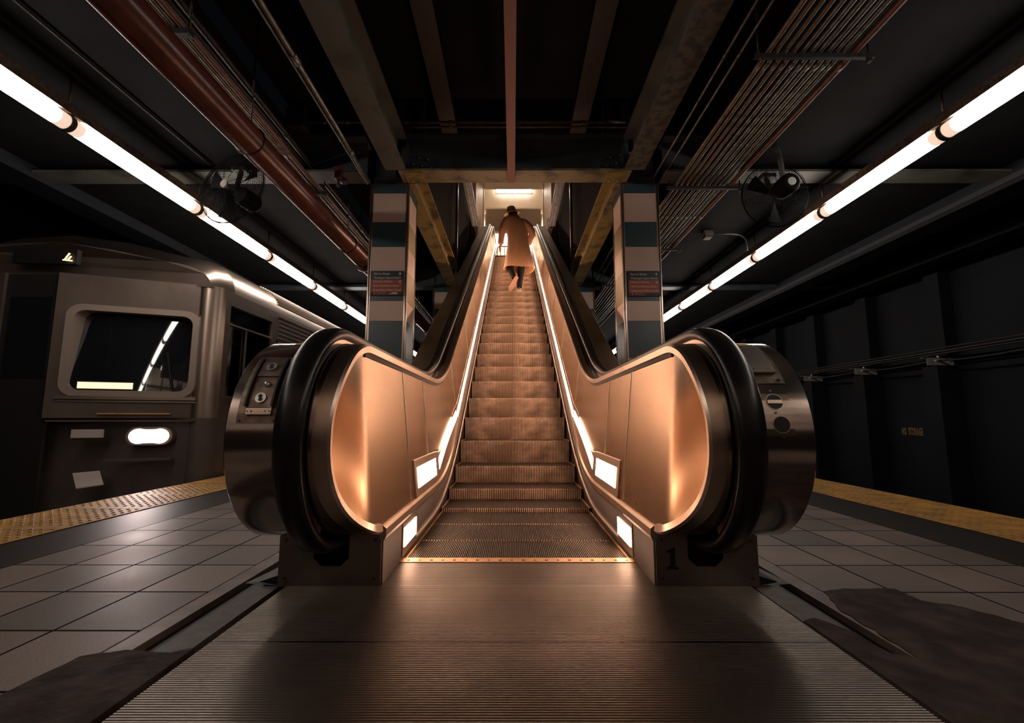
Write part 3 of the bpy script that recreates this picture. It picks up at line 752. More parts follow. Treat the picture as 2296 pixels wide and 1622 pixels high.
tag(mb.build('red_bar', M['redchip']), 'chipped oxide-red square bar running overhead along the middle', 'overhead bar', None, 'thing')

BANDS = [(2.78,2.86,'t'),(2.486,2.78,'b'),(2.241,2.486,'t'),(2.0,2.241,'b'),(1.713,2.0,'t'),(1.519,1.713,'b'),(1.17,1.519,'t'),(.95,1.17,'b'),(.68,.95,'t'),(.44,.68,'b'),(.20,.44,'t'),(0,.20,'b')]
def pillar(x0,x1,y0,y1,label):
    e = empty('striped_pillar', ((x0+x1)/2,(y0+y1)/2,0), label, 'pillar', 'striped enamel pillars', 'thing')
    mb = MB()
    for i,(a,b,c) in enumerate(BANDS):
        t = 0 if c == 't' else 1
        u = t
        if c == 't': u = 2 if i in (2,4) else 0
        for nm,(f,mi) in {'f':([(x0,y0),(x1,y0)],t),'b':([(x1,y1),(x0,y1)],t),'l':([(x0,y1),(x0,y0)],u),'r':([(x1,y0),(x1,y1)],u)}.items():
            (ax,ay),(bx_,by) = f
            mb.add([(ax,ay,a+.0015),(bx_,by,a+.0015),(bx_,by,b-.0015),(ax,ay,b-.0015)], [(0,1,2,3)], mi)
    mb.build('enamel_cladding', [M['teal'],M['beige'],M['olive']], e)
    mb = MB(); mb.box(x0+.006,x1-.006,y0+.006,y1-.006,0,2.86); mb.build('core', M['gap'], e)
    for px,py in ((x0,y0),(x1,y0),(x0,y1),(x1,y1)):
        sx = 1 if px == x0 else -1; sy = 1 if py == y0 else -1
        mb = MB(); mb.tube([(px+sx*.010,py+sy*.010,0),(px+sx*.010,py+sy*.010,2.862)], .0155, 12)
        mb.box(px+sx*-.003,px+sx*.026,py+sy*-.003,py+sy*.010,0,2.862)
        mb.build('corner_trim', M['trim'], e)
    mb = MB(); mb.box(x0-.006,x1+.006,y0-.006,y1+.006,2.858,2.872); mb.build('cap_plate', M['steel_blue'], e)
    mb = MB(); ha,hb = (x0+.03,x1-.142) if x0 < 0 else (x0+.142,x1-.03); mb.box(ha,hb,y0+.03,y1-.03,2.872,3.30); mb.box(x0+.02,x1-.02,y0+.02,y0+.035,2.872,2.96); mb.build('column_head', M['steel_blue'], e)
    return e
pillar(-1.372,-1.004,4.255,4.62,'striped teal and beige pillar nearer the train, with a lit sign, in front')
pillar(1.045,1.405,4.255,4.62,'striped teal and beige pillar carrying the darker sign, beside the conduit rack')
pillar(-1.372,-1.004,7.78,8.14,'small striped pillar standing behind the escalator on the train side')
pillar(1.045,1.405,7.78,8.14,'small striped pillar standing behind the escalator under the conduit rack')

def sign(x0,x1,y,zt,zb,label):
    e = empty('direction_sign', ((x0+x1)/2,y,zb), label, 'sign', 'direction signs on the pillars')
    H = zt-zb; W = x1-x0
    MB().box(x0-.006,x1+.004,y-.006,y+.004,zb-.002,zt+.002).build('sign_board', M['signblue'], e)
    zr1, zr0 = zt-H*.355, zt-H*.875
    MB().box(x0,x1-.006,y-.0075,y-.006,zr0,zr1).build('red_band', M['signred'], e)
    for k in (1,2):
        z = zr1-(zr1-zr0)*k/3
        MB().box(x0,x1-.006,y-.0079,y-.0074,z-.0008,z+.0008).build('divider_line', M['black'], e)
    MB().box(x0,x1,y-.0072,y-.006,zb,zr0).build('bottom_band', M['black'], e)
    def tx(body, fz, size, m, xs=1.0, sp=1.0):
        text_mesh('lettering', body, size, m, e, Matrix.Translation((x0+W*.075, y-.0082, zt-H*fz))@Matrix.Rotation(PI/2,4,'X'), .0002, .0004, sp, 'LEFT', xs)
    tx('Exit to Street',.155,.030,M['lettering'],.92); tx('Washington Square District',.315,.0245,M['lettering'],.93)
    tx('Historic District',.475,.028,M['letterpink'],.95); tx("Nat'l Constitution Center",.65,.027,M['letterpink'],.86); tx('Independence Visitors Center',.825,.027,M['letterpink'],.79)
    text_mesh('logo_lettering','PATCO',.026,M['letterred'],e,Matrix.Translation((x0+W*.20, y-.0082, zt-H*.965))@Matrix.Rotation(PI/2,4,'X'),.0004,.0009,1.05)
    mb = MB(); mb.disc((x0+W*.12,y-.0078,zt-H*.928),(0,1,0),.0105,.0012,16); mb.build('logo_disc', M['letterred'], e)
    for fz,m in ((.10,M['lettering']),(.43,M['letterpink'])):
        c = x0+W*.90; z = zt-H*fz; mb = MB()
        mb.prism([(c-.003,z-.020),(c+.003,z-.020),(c+.003,z+.006),(c-.003,z+.006)],'y',y-.0083,y-.0075)
        mb.prism([(c-.014,z-.004),(c-.010,z-.008),(c,z+.004),(c+.010,z-.008),(c+.014,z-.004),(c,z+.012)],'y',y-.0085,y-.0077)
        mb.build('arrow', m, e)
    return e
sg = sign(-1.335,-1.034,4.247,1.998,1.765,'blue and red street exit sign with a torn sticker on the pillar nearer the train')
mb = MB(); mb.prism([(-1.175,1.772),(-1.13,1.790),(-1.10,1.792),(-1.075,1.778),(-1.10,1.774),(-1.14,1.776)],'y',4.2378,4.2393)
mb.build('torn_sticker', M['lettering'], sg)
sign(1.088,1.382,4.247,1.992,1.755,'darker blue and red street exit sign on the pillar beside the conduit rack')

# ================================================================== PIPES AND CONDUITS
def pipe(name, x, z, y0, y1, r, m, label, cat, group=None, n=10, couplings=0.0, mc=None):
    mb = MB(); mb.tube([(x,y0,z),(x,y1,z)], r, n)
    if couplings:
        y = y0+couplings*.3
        while y < y1-.1: mb.tube([(x,y,z),(x,y+.06,z)], r*1.12, n); y += couplings
    return tag(mb.build(name, m), label, cat, group)
rp = empty('red_pipe', (-1.8,4,2.5-.098), 'thick oxide-red ceiling pipe hung on ring hangers above the platform', 'pipe')
mb = MB(); mb.tube([(-1.80,-4.5,2.50),(-1.80,16,2.50)], .098, 40); mb.build('pipe_body', M['redpaint'], rp)
mb = MB()
for y in (5.35,9.6): mb.tube([(-1.80,y,2.50),(-1.80,y+.12,2.50)], .112, 32); mb.tube([(-1.80,y+.04,2.50),(-1.80,y+.08,2.50)], .124, 32)
mb.build('pipe_coupling', M['redpaint'], rp)
for y in (1.1,2.96,4.84,6.7,8.6):
    mb = MB(); mb.tube([(-1.80+.102*math.cos(2*PI*i/32),y,2.50+.102*math.sin(2*PI*i/32)) for i in range(32)], .006, 6, closed=True)
    mb.tube([(-1.80,y,2.60),(-1.80,y,3.46)], .007, 8); mb.box(-1.815,-1.785,y-.012,y+.012,2.595,2.635)
    mb.build('ring_hanger', M['darkmetal'], rp)
L_con = [(-1.995,2.79,.015,'conduit_rust','rusty brown conduit lying lowest in the bundle beside the red pipe'),
         (-1.957,2.79,.016,'conduit','dull grey conduit, second from the red pipe in the bundle'),
         (-1.920,2.79,.013,'conduit','thin grey conduit in the middle of the bundle by the red pipe'),
         (-1.887,2.79,.016,'conduit','grey conduit, fourth from the red pipe in the bundle'),
         (-1.848,2.79,.017,'conduit_red','reddish conduit on the edge of the bundle away from the red pipe'),
         (-1.945,2.96,.022,'darkmetal','dark thick conduit above the bundle, further from the pillar'),
         (-1.880,2.96,.026,'darkmetal','dark thick conduit above the bundle, nearer the pillar')]
for x,z,r,m,lab in L_con: pipe('conduit', x, z, -4.6, 15, r, M[m], lab, 'conduit', 'conduit bundle beside the red pipe', 10, 1.9)
for i,y in enumerate((2.35,4.22,5.9)):
    mb = MB(); zt_ = 3.46 if i != 1 else 2.875; mb.box(-2.04,-1.80,y-.02,y+.02,2.742,2.772); mb.tube([(-2.025,y,2.74),(-2.025,y,zt_)],.006,6); mb.tube([(-1.815,y,2.74),(-1.815,y,zt_)],.006,6)
    tag(mb.build('pipe_strut', M['darkmetal']), ('strut under the conduit bundle nearest the viewer','strut under the conduit bundle beside the first cross girder','strut under the conduit bundle beyond the first cross girder')[i], 'strut', 'struts under the conduit bundle')
mb = MB(); mb.tube([(-1.37,-4.5,2.86),(-1.37,3.35,2.86),(-1.385,4.2,2.86)], .017, 10); mb.tube([(-1.37,2.62,2.86),(-1.37,2.70,2.86)],.024,10); mb.tube([(-1.376,3.66,2.86),(-1.377,3.73,2.86)],.024,10)
mb.tube([(-1.395,-4.5,2.845),(-1.395,4.2,2.845)],.007,6)
tag(mb.build('conduit', M['conduit']), 'single thin conduit running to the top of the pillar nearer the train', 'conduit')
pipe('hanging_cable', -2.78, 2.93, -4.5, 4.0, .010, M['darkmetal'], 'thin dark cable under the ceiling between the red pipe and the tube lights', 'cable')
ords = ['first','second','third','fourth','fifth','sixth','seventh','eighth','ninth','tenth','eleventh']
RX = [1.56,1.605,1.66,1.712,1.768,1.822,1.872,1.925,1.972,2.012,2.085]
RM = ['conduit_rust','conduit_rust','conduit_rust','conduit_rust','conduit','conduit','conduit','conduit','conduit','conduit','conduit_red']
RR = [.015,.015,.014,.015,.016,.018,.018,.018,.014,.014,.021]
for i,(x,m,r) in enumerate(zip(RX,RM,RR)):
    pipe('conduit', x, 2.838, -4.6, 16, r, M[m], {0:'rusty conduit on the edge of the wide rack nearest the pillar',10:'red-brown conduit on the outer edge of the wide rack'}.get(i, '%s conduit of the wide rack counted from the pillar' % ords[i]), 'conduit', 'conduits of the wide rack', 10, 2.2)
for x,lab in ((1.375,'thin conduit by itself nearest the pillar, beside the wide rack'),(1.465,'thin conduit between the wide rack and the lone one by the pillar')):
    pipe('conduit', x, 2.95, -4.6, 16, .011, M['conduit'], lab, 'conduit', 'thin conduits beside the wide rack', 8, 1.7)
for i,y in enumerate((2.58,4.20,5.83,7.46)):
    mb = MB(); mb.box(1.47,2.20,y-.012,y+.012,2.790,2.796); mb.box(1.47,2.20,y-.012,y-.009,2.796,2.818); mb.box(1.47,2.20,y+.009,y+.012,2.796,2.818)
    for j in range(9): mb.box(1.52+.075*j,1.545+.075*j,y-.0128,y-.0118,2.800,2.813,1)
    mb.tube([(1.50,y,2.78),(1.50,y,3.46 if i != 1 else 2.875)],.006,6); mb.tube([(2.17,y,2.77),(2.17,y,2.95 if i != 1 else 2.875)],.006,6); mb.box(2.16,2.18,y-.012,y+.012,2.765,2.79)
    tag(mb.build('trapeze_hanger', [M['darkmetal'],M['gap']]), ['slotted trapeze bar under the wide conduit rack, nearest the viewer','slotted trapeze bar under the wide rack, level with the cross girder','slotted trapeze bar under the wide rack, third from the viewer','slotted trapeze bar under the wide rack, furthest one'][i], 'hanger', 'trapeze hangers of the wide rack')
for i,(x0,x1,y,z,r,lab) in enumerate(((-1.0,1.04,3.97,3.325,.013,'thin dark pipe crossing above the girder, the upper of two'),(-1.0,1.04,3.95,3.265,.011,'thin dark pipe crossing above the girder, the lower of two'),(-1.88,-1.19,3.93,3.30,.013,'short pipe stub joining the dark junction box'))):
    mb = MB(); mb.tube([(x0,y,z),(x1,y,z)], r, 10)
    for k in range(3): xx = x0+(x1-x0)*(.2+.3*k); mb.tube([(xx,y,z),(xx+.04,y,z)], r*1.35, 10)
    tag(mb.build('cross_pipe', M['conduit_rust']), lab, 'pipe')
mb = MB(); mb.box(-2.04,-1.86,3.84,4.0,3.20,3.40)
tag(mb.build('junction_box', M['darkmetal'], bevel=.02), 'dark rounded junction box under the ceiling above the conduit bundle', 'junction box')
for i,z in enumerate((1.52,1.555,1.60,1.44)):
    mb = MB(); pts = []
    for k in range(64):
        y = -3+k*.35; sag = -.035*abs(math.sin(PI*(y-6.66)/1.4)) if i == 3 else 0
        pts.append((5.99+.012*i, y, z+sag))
    mb.tube(pts, .013 if i != 1 else .019, 8)
    tag(mb.build('wall_cable', M['darkmetal']), ['thin cable along the far track wall above the pale brackets, second from bottom','thick cable along the far track wall, third from bottom','topmost dark cable on the far track wall','sagging dark cable hung between the pale wall brackets'][i], 'cable', 'cables along the track wall')
for i,y in enumerate((6.66,8.06,9.46)):
    e = empty('wall_bracket', (5.9,y,1.36), ['pale metal wall bracket above the track, nearest the viewer','pale metal wall bracket above the track, middle of three','pale metal wall bracket above the track, beside the escalator drum'][i], 'bracket', 'pale brackets on the track wall')
    mb = MB(); mb.box(5.86,6.24,y-.135,y-.13,1.365,1.465); mb.box(5.80,6.24,y-.135,y-.09,1.465,1.47); mb.build('bracket_plate', M['bracket'], e)
    mb = MB(); mb.box(6.14,6.19,y-.14,y-.13,1.40,1.43,0); mb.ball((6.02,y-.14,1.485),.018,10); mb.ball((5.98,y-.142,1.43),.015,10); mb.build('bracket_clip', M['silver'], e)
# stencilled warning on the track wall
e = empty('stencil_sign', (6.345,6.9,.36), 'NO STORAGE stencilled in worn yellow paint on the dark track wall', 'sign')
text_mesh('stencil_lettering', 'NO  STORAGE', .155, M['stencil'], e, Matrix.Translation((6.343,7.66,.36))@Matrix.Rotation(-PI/2,4,'Z')@Matrix.Rotation(PI/2,4,'X'), .0006, .006, 1.1, 'LEFT', .36)

e = empty('beam_clamp', (-1.60,4.08,2.80), 'small rusty red beam clamp gripping the pale girder edge above the red pipe', 'clamp')
mb = MB(); mb.box(-1.635,-1.575,4.00,4.05,2.80,2.92); mb.box(-1.625,-1.585,4.04,4.12,2.84,2.872); mb.box(-1.60,-1.54,4.05,4.11,2.79,2.83); mb.build('clamp_body', M['redpaint'], e, bevel=.006)
mb = MB(); mb.tube([(-1.605,4.03,2.80),(-1.605,4.03,2.72)],.010,8); mb.tube([(-1.605,4.03,2.735),(-1.605,4.03,2.75)],.018,6); mb.build('clamp_bolt', M['darkmetal'], e)
# ================================================================== TUBE LIGHTS ALONG THE PLATFORM EDGES
def tube_light(s, y0, y1, label):
    x = s*3.05; z = 2.62; r = .054
    e = empty('tube_light', (x,(y0+y1)/2,z-r), label, 'ceiling light', 'tube lights over the edge by the train' if s < 0 else 'tube lights over the empty track edge')
    mb = MB(); mb.tube([(x,y0+.085,z),(x,y1-.085,z)], r, 20, caps=False); mb.build('tube_diffuser', M['tube'], e)
    for a,b in ((y0+.018,y0+.085),(y1-.085,y1-.018)):
        mb = MB(); mb.tube([(x,a,z),(x,b,z)], r, 20, caps=True); mb.build('end_section', M['tube_end'], e)
    for y in (y0,y1-.018):
        mb = MB(); mb.tube([(x,y,z),(x,y+.018,z)], r+.006, 20); mb.build('end_ring', M['darkmetal'], e)
    mb = MB(); mb.box(x-.045,x+.045,y0,y1,z+.056,z+.085); mb.box(x-s*.055-.006,x-s*.055+.006,y0,y1,z+.045,z+.10); mb.build('housing', M['grimeplate'], e)
    return e
for s in (-1,1):
    y0, p = (2.94,1.31) if s < 0 else (3.05,1.285)
    side_ = 'by the train' if s < 0 else 'over the empty track side'
    for k in range(-5, 9):
        a = y0+p*k
        o = {-5:'fourth behind the viewer',-4:'third behind the viewer',-3:'just behind the viewer',-2:'straight above the viewer'}.get(k)
        lab = ('glowing tube light %s, %s' % (side_, o)) if o else 'glowing tube light %s, %s in the lit row' % (side_, ords[k+1])
        tube_light(s, a, a+p, lab)
    mb = MB(); x = s*3.05; mb.box(x-.04,x+.04,YB,15,2.71,2.75); 
    for k in range(-5,10): mb.tube([(x,y0+p*k,2.75),(x,y0+p*k,2.95)],.008,6)
    tag(mb.build('light_rail', M['grimeplate']), 'mounting rail carrying the tube lights %s' % side_, 'rail')

# ================================================================== FANS AND FLOODLIGHT
def fan(c, R0, front, label, tilt):
    e = empty('platform_fan', c, label, 'fan', 'ceiling fans on the girders')
    c = Vector(c); rot = Matrix.Rotation(tilt[0],3,'X') @ Matrix.Rotation(tilt[1],3,'Z')
    def W(x,y,z): return c + rot @ Vector((x,y,z))
    def ring(mb, r, y, t, n=40): mb.tube([W(r*math.cos(2*PI*i/n),y,r*math.sin(2*PI*i/n)) for i in range(n)], t, 4, closed=True)
    for nm,sg in (('front_cage',-1),('rear_cage',1)):
        mb = MB()
        for i in range(20):
            r = R0*(.13+.87*i/19); ring(mb, r, sg*.085*math.sqrt(max(0,1-(r/R0)**2*.95)), .0016)
        ring(mb, R0, 0, .005)
        for k in range(8):
            a = 2*PI*k/8+.2
            mb.tube([W(r*math.cos(a),sg*.088*math.sqrt(max(0,1-(r/R0)**2*.95)),r*math.sin(a)) for r in [R0*t/6 for t in range(1,7)]], .0022, 4)
        mb.build(nm, M['cage'], e)
    for k in range(3):
        a0 = 2*PI*k/3+.5; rows = []
        for r in (.06,.15*R0/.36,.25*R0/.36,.31*R0/.36):
            w = .35+.25*(r/.31); rows.append([W(r*math.cos(a0+d*w),.02*d*2,r*math.sin(a0+d*w)) for d in (-.5,-.25,0,.25,.5)])
        MB().loft(rows).build('fan_blade', M['cage'], e)
    mb = MB(); mb.tube([W(0,-.092,0),W(0,-.075,0)],.036,20); mb.build('hub_badge', M['bracket'], e)
    yb = .08 if front else -.08; d = 1 if front else -1
    mb = MB(); mb.tube([W(0,yb,0),W(0,yb+d*.06,0),W(0,yb+d*.17,0),W(0,yb+d*.20,0)],[.075,.085,.085,.06],20); mb.build('motor', M['cage'], e)
    if not front:
        mb = MB(); mb.tube([W(0,-.285,0),W(0,-.275,0)],.034,20); mb.tube([W(0,-.288,0),W(0,-.284,0)],.022,6); mb.build('motor_badge', M['silver'], e)
        mb = MB(); pts = [c+Vector((-.02,-.17,.07)),c+Vector((-.03,-.17,.22)),c+Vector((-.05,-.15,.40)),c+Vector((-.05,-.13,.49))]
        P = []
        for i in range(len(pts)-1):
            for t in range(8): P.append(pts[i].lerp(pts[i+1],t/8))
        mb.tube(P, [.024 if i%2 else .019 for i in range(len(P))], 10); mb.build('flexible_conduit', M['conduit'], e)
    mb = MB(); mb.bar(c+Vector((0,.06,.05)),c+Vector((0,.12,.25)),.03,.03); mb.box(c.x-.06,c.x+.06,c.y+.05,c.y+.20,c.z+.21,c.z+.245); mb.build('fan_bracket', M['darkmetal'], e)
fan((-2.47,3.86,2.62),.325,True,'round caged fan facing the platform, behind the red pipe',(-.10,-.25))
fan((2.33,3.92,2.585),.285,False,'round caged fan seen from its motor side, above the empty track platform',(.05,-.05))
e = empty('flood_lamp', (2.95,5.6,2.75), 'small box lamp on a curved arm above the tube lights over the empty track side', 'lamp')
mb = MB(); mb.tube([(2.95,5.62,2.72),(2.95,5.62,2.80),(2.93,5.61,2.86),(2.86,5.6,2.91),(2.76,5.6,2.925),(2.50,5.6,2.925)],.011,10); mb.build('lamp_arm', M['conduit'], e)
mb = MB(); mb.box(2.39,2.50,5.54,5.66,2.90,2.95); mb.box(2.40,2.49,5.55,5.65,2.86,2.90); mb.build('lamp_head', M['flange_grey'], e, bevel=.006)

e = empty('added_wall_light', (0,-.45,2.8), 'unseen added light above the viewer, shining on the tiled wall', 'ceiling light')  # unseen lamp added to light the wall mirrored in the drums
mb = MB(); mb.tube([(-2.6,-.45,2.80),(2.6,-.45,2.80)],.04,16); mb.build('tube_diffuser', M['tube_dim'], e)
mb = MB(); mb.box(-2.6,2.6,-.43,-.30,2.84,2.90); mb.box(-2.6,2.6,-.37,-.35,2.58,2.84); mb.build('housing', M['grimeplate'], e)  # front plate added to keep this lamp's light off the escalator
# ================================================================== UPPER HALL FITTINGS
e = empty('hall_light', (.02,16.1,8.86), 'bright bar light on the cream wall at the top of the escalator', 'light')
mb = MB(); mb.box(-.60,.69,16.06,16.18,8.87,9.04); mb.build('light_diffuser', M['hall_light'], e, bevel=.035)
mb = MB(); mb.box(-.62,.71,16.17,16.2,8.85,9.06); mb.build('light_back', M['cream'], e)
e = empty('hall_light', (.02,17.2,7.9), 'added unseen light behind the taupe board at the top of the escalator', 'light')  # unseen lamp added behind the board to light the hall's back wall
mb = MB(); mb.box(-.9,.94,16.7,17.6,8.2,8.24); mb.build('light_diffuser', M['hall_light'], e)
mb = MB(); mb.box(-.92,.96,16.68,17.62,8.24,8.28); mb.build('light_back', M['cream'], e)
mb = MB(); mb.box(-.96,1.0,15.86,15.95,7.27,8.10); mb.box(-.99,1.03,15.84,15.96,8.08,8.13,1); mb.box(-.97,1.01,15.85,15.95,7.22,7.27,1)
tag(mb.build('fascia_board', [M['greyboard'],M['cream']]), 'speckled taupe board hanging across the hall behind the person', 'board', None, 'thing')
e = empty('railing', (-.35,13.9,HZ), 'thin metal railing at the top landing beside the handrail', 'railing')
mb = MB(); mb.tube([(-.49,13.9,HZ),(-.49,13.9,5.86),(-.46,13.9,5.93),(-.40,13.9,5.95),(.45,13.9,5.95),(.52,13.9,5.9),(.52,13.9,HZ)],.018,10); mb.build('top_rail', M['silver'], e)
for x in (-.38,-.26,-.14,-.02,.10,.22,.34):
    mb = MB(); mb.tube([(x,13.9,HZ),(x,13.9,5.95)],.009,8); mb.build('baluster', M['darkmetal'], e)
for s,l in ((-1,'train'),(1,'empty track')):
    mb = MB(); mb.box(.02+s*.90,.02+s*.95,8.2,11.0,5.30,5.40); mb.box(.02+s*.95,.02+s*1.0,8.2,11.0,5.22,5.44); mb.box(.02+s*.86,.02+s*.90,8.6,11.0,5.37,5.42)
    tag(mb.build('opening_edge', M['steelframe']), 'blue-grey steel edge of the floor opening above the escalator, %s side' % l, 'steel edge')
    mb = MB(); mb.box(.02+s*1.02-.022,.02+s*1.02+.022,7.86,7.91,2.95,7.4)
    tag(mb.build('shaft_post', M['trim']), 'slender upright post in the escalator shaft, %s side' % l, 'post')
# ================================================================== TRAIN
def clear_glass():
    m = bpy.data.materials.new('clear_cab_glass'); m.use_nodes = True
    nt = m.node_tree; N = nt.nodes; L = nt.links; N.remove(N['Principled BSDF'])
    t = N.new('ShaderNodeBsdfTransparent'); t.inputs['Color'].default_value = (.8,.82,.84,1)
    g = N.new('ShaderNodeBsdfGlossy'); g.inputs['Roughness'].default_value = .04; g.inputs['Color'].default_value = (.9,.9,.9,1)
    fr = N.new('ShaderNodeFresnel'); mx = N.new('ShaderNodeMixShader')
    L.new(fr.outputs[0], mx.inputs[0]); L.new(t.outputs[0], mx.inputs[1]); L.new(g.outputs[0], mx.inputs[2])
    L.new(mx.outputs[0], N['Material Output'].inputs['Surface']); return m
M['clear'] = clear_glass()
TXs, TYf = -3.17, 4.85        # side plane and front plane
tr_ = empty('train', (-4.55,10,-1.2), 'stainless steel metro train with lit headlight standing at the platform', 'train')
XL = -5.95; YE = 23.5
def sweep(x): return .40*(min(0,max(x,-4.45)+3.33))     # the front is raked back towards the platform side
def tp(mb, nm, mats, par=tr_, bevel=0): return mb.build(nm, mats, par, bevel)
def fp(mb, nm, mats, par=tr_, bevel=0):
    mb.v = [(x, y+sweep(x), z) for x,y,z in mb.v]; return mb.build(nm, mats, par, bevel)
# side skin: profile in (x,z) swept along y, with cove and roof
cove = []
for i in range(13):
    a = R(90*i/12); cove.append((TXs-.42+.42*math.cos(a), 2.02+.40*math.sin(a)))
roof = cove + [(-4.0,2.52),(-4.56,2.56),(-5.1,2.52)] + [(XL-(TXs-.42)-.0-.42*0+TXs*0 if False else 2*(-4.56)-x, z) for x,z in reversed(cove)]
mb = MB(); CR = .16
mb.loft([[(x,y,z) for x,z in roof] for y in (TYf+.30,6.0,YE)], 0, True)
# the roof rolls down towards the front
rows = []
for t in range(7):
    a = R(90*t/6); dy = .30*(1-math.sin(a)); k = 1-.0*a
    drop = .26*(1-math.cos(R(90-90*t/6)))
    rows.append([(x+(.10*(1-t/6)*(-1 if x>-4.56 else 1)), TYf+dy*1.0+.0, z - (.20*(1-t/6)**2)*min(1,max(0,(z-2.02)/.2))) for x,z in roof])
rows = rows[::-1]
rows = [[(x,y,z) for x,y,z in r] for r in rows]
mb2 = MB()
front_r = [(x+(.08*(-1 if x>-4.56 else 1)), TYf+sweep(x), 2.02+(z-2.02)*.62) for x,z in roof]
mid_r = [(x+(.03*(-1 if x>-4.56 else 1)), TYf+.10+sweep(x)*.8, 2.02+(z-2.02)*.88) for x,z in roof]
mb.loft([front_r, mid_r, [(x,TYf+.30,z) for x,z in roof]], 0, True)
tp(mb,'train_roof',M['train'])
mb = MB()
for i in range(16):
    a = R(20+70*i/15); x, z = TXs-.42+.425*math.cos(a), 2.02+.405*math.sin(a)
    mb.bar((x,6.15,z),(x,YE,z),.012,.012)
tp(mb,'roof_ribs',M['train'])
# side wall of the car behind the cab: window band between fluted panels
mb = MB()
mb.box(TXs-.04,TXs,6.12,YE,-.35,.88); mb.box(TXs-.04,TXs,6.12,YE,1.50,2.03,1)
y = 6.12; wins = []
for k in range(7):
    a = 6.12+2.4*k
    mb.box(TXs-.04,TXs,a,a+.42,.88,1.66); mb.box(TXs-.04,TXs,a+1.55,a+1.95,.88,1.66)
    wins += [(a+.42,a+1.55),(a+1.95,a+2.4)]
mb.box(XL,XL+.04,TYf+.2,YE,-.35,2.03); mb.box(XL,TXs,YE-.04,YE,-.35,2.5); mb.box(XL+.05,TXs-.05,TYf+.1,YE,-.40,-.34)
tp(mb,'side_wall',[M['train'],M['train_lower']])
for a,b in wins: mb = MB(); mb.box(TXs-.03,TXs-.02,a,b,.88,1.66); tp(mb,'side_window',M['glass'])
mb = MB()
for i in range(8):
    z = 1.58+.058*i; mb.bar((TXs+.006,6.15,z),(TXs+.006,YE,z),.022,.018)
for i in range(14):
    z = .05+.055*i; mb.bar((TXs+.004,6.15,z),(TXs+.004,YE,z),.016,.018)
tp(mb,'side_flutes',M['train'])
# cab: rounded corner post, cab side with window
def corner(z0,z1,m,nm):
    mb = MB(); n = 8; pts = [(TXs-CR+CR*math.cos(R(-90+90*i/n)), TYf+CR+CR*math.sin(R(-90+90*i/n))) for i in range(n+1)]
    mb.loft([[(x,y,z) for x,y in pts] for z in (z0,z1)], 0, True, flip=True)
    mb.box(TXs-CR-.03,TXs-CR,TYf,TYf+.03,z0,z1)
    return tp(mb,nm,m)
corner(.62,2.04,M['train'],'corner_post'); corner(-.35,.62,M['train_lower'],'lower_corner')
mb = MB(); CY0, CY1 = 5.10, 6.00
mb.box(TXs-.04,TXs,TYf+CR,CY0,-.35,2.03); mb.box(TXs-.04,TXs,CY1,6.12,-.35,2.03)
mb.box(TXs-.04,TXs,CY0,CY1,-.35,.86); mb.box(TXs-.04,TXs,CY0,CY1,1.88,2.03)
mb.box(TXs-.008,TXs+.010,CY0-.03,CY1+.03,.835,.862)
cabside = tp(mb,'cab_side',M['train_dark'])
mb = MB(); mb.box(TXs-.030,TXs-.022,CY0,CY1,.86,1.88); tp(mb,'cab_side_window',M['clear'])
mb = MB(); mb.box(TXs-.012,TXs+.006,CY0-.01,CY1,1.655,1.675); mb.box(TXs-.012,TXs+.006,CY0+.32,CY0+.335,.86,1.66); tp(mb,'window_bar',M['train'])
mb = MB(); mb.box(TXs-.22,TXs-.08,5.28,5.72,1.74,1.80); tp(mb,'cab_light',M['cablight'],bevel=.02)
mb = MB(); mb.prism([(5.42,1.60),(5.86,1.58),(5.42,1.30)],'x',TXs-.13,TXs-.11); tp(mb,'cab_panel',M['beige'])
mb = MB(); mb.box(XL+.06,TXs-.5,6.06,6.10,-.3,2.3); tp(mb,'cab_partition',M['train_black'])
# front mask
WX0, WX1, WZ0, WZ1 = -4.31, -3.37, .880, 1.69
mb = MB(); F0, F1 = TYf, TYf+.03
DX0, DX1 = -4.98, -4.45
XR = TXs-CR-.02
mb.box(WX1,XR,F0,F1,WZ0,WZ1); mb.box(DX1,WX0,F0,F1,.62,2.04); mb.box(XL+.1,DX0,F0,F1,.62,2.04)
mb.box(WX0,XR,F0,F1,WZ1,2.04); mb.box(WX0,XR,F0,F1,.62,WZ0)
fp(mb,'front_mask',M['train_dark'])
mb = MB()
mb.add([(x,y,z) for x,y,z in front_r], [tuple(range(len(front_r)))])
tp(mb,'front_fascia',M['train_dark'])
mb = MB(); mb.box(DX0,DX1,F0+.03,F1+.03,-.35,2.03); fp(mb,'front_door',M['train_black'])
mb = MB(); mb.box(DX0+.06,DX1-.06,F0+.025,F0+.032,1.0,1.8); fp(mb,'door_window',M['glass'])
def rrect(x0,x1,z0,z1,r,n=5):
    P = []
    for cx,cz,a0 in ((x1-r,z1-r,0),(x0+r,z1-r,90),(x0+r,z0+r,180),(x1-r,z0+r,270)):
        for i in range(n+1): a = R(a0+90*i/n); P.append((cx+r*math.cos(a),cz+r*math.sin(a)))
    return P
mb = MB(); rows = []
for i in range(25):
    u = -1+2*i/24; x = (WX0+WX1)/2+u*(WX1-WX0)/2; c = max(0,abs(u)-.86)/.14; ins = .08*(1-math.sqrt(max(0,1-c*c)))
    rows.append([(x, TYf+.015+.10*t/8-.03*(1-u*u), WZ0+ins+(WZ1-WZ0-2*ins)*t/8) for t in range(9)])
mb.loft(rows,0,True); ws = fp(mb,'windshield',M['glass'])
o_, i_ = rrect(WX0-.045,WX1+.045,WZ0-.05,WZ1+.05,.12), rrect(WX0+.01,WX1-.01,WZ0+.01,WZ1-.01,.09)
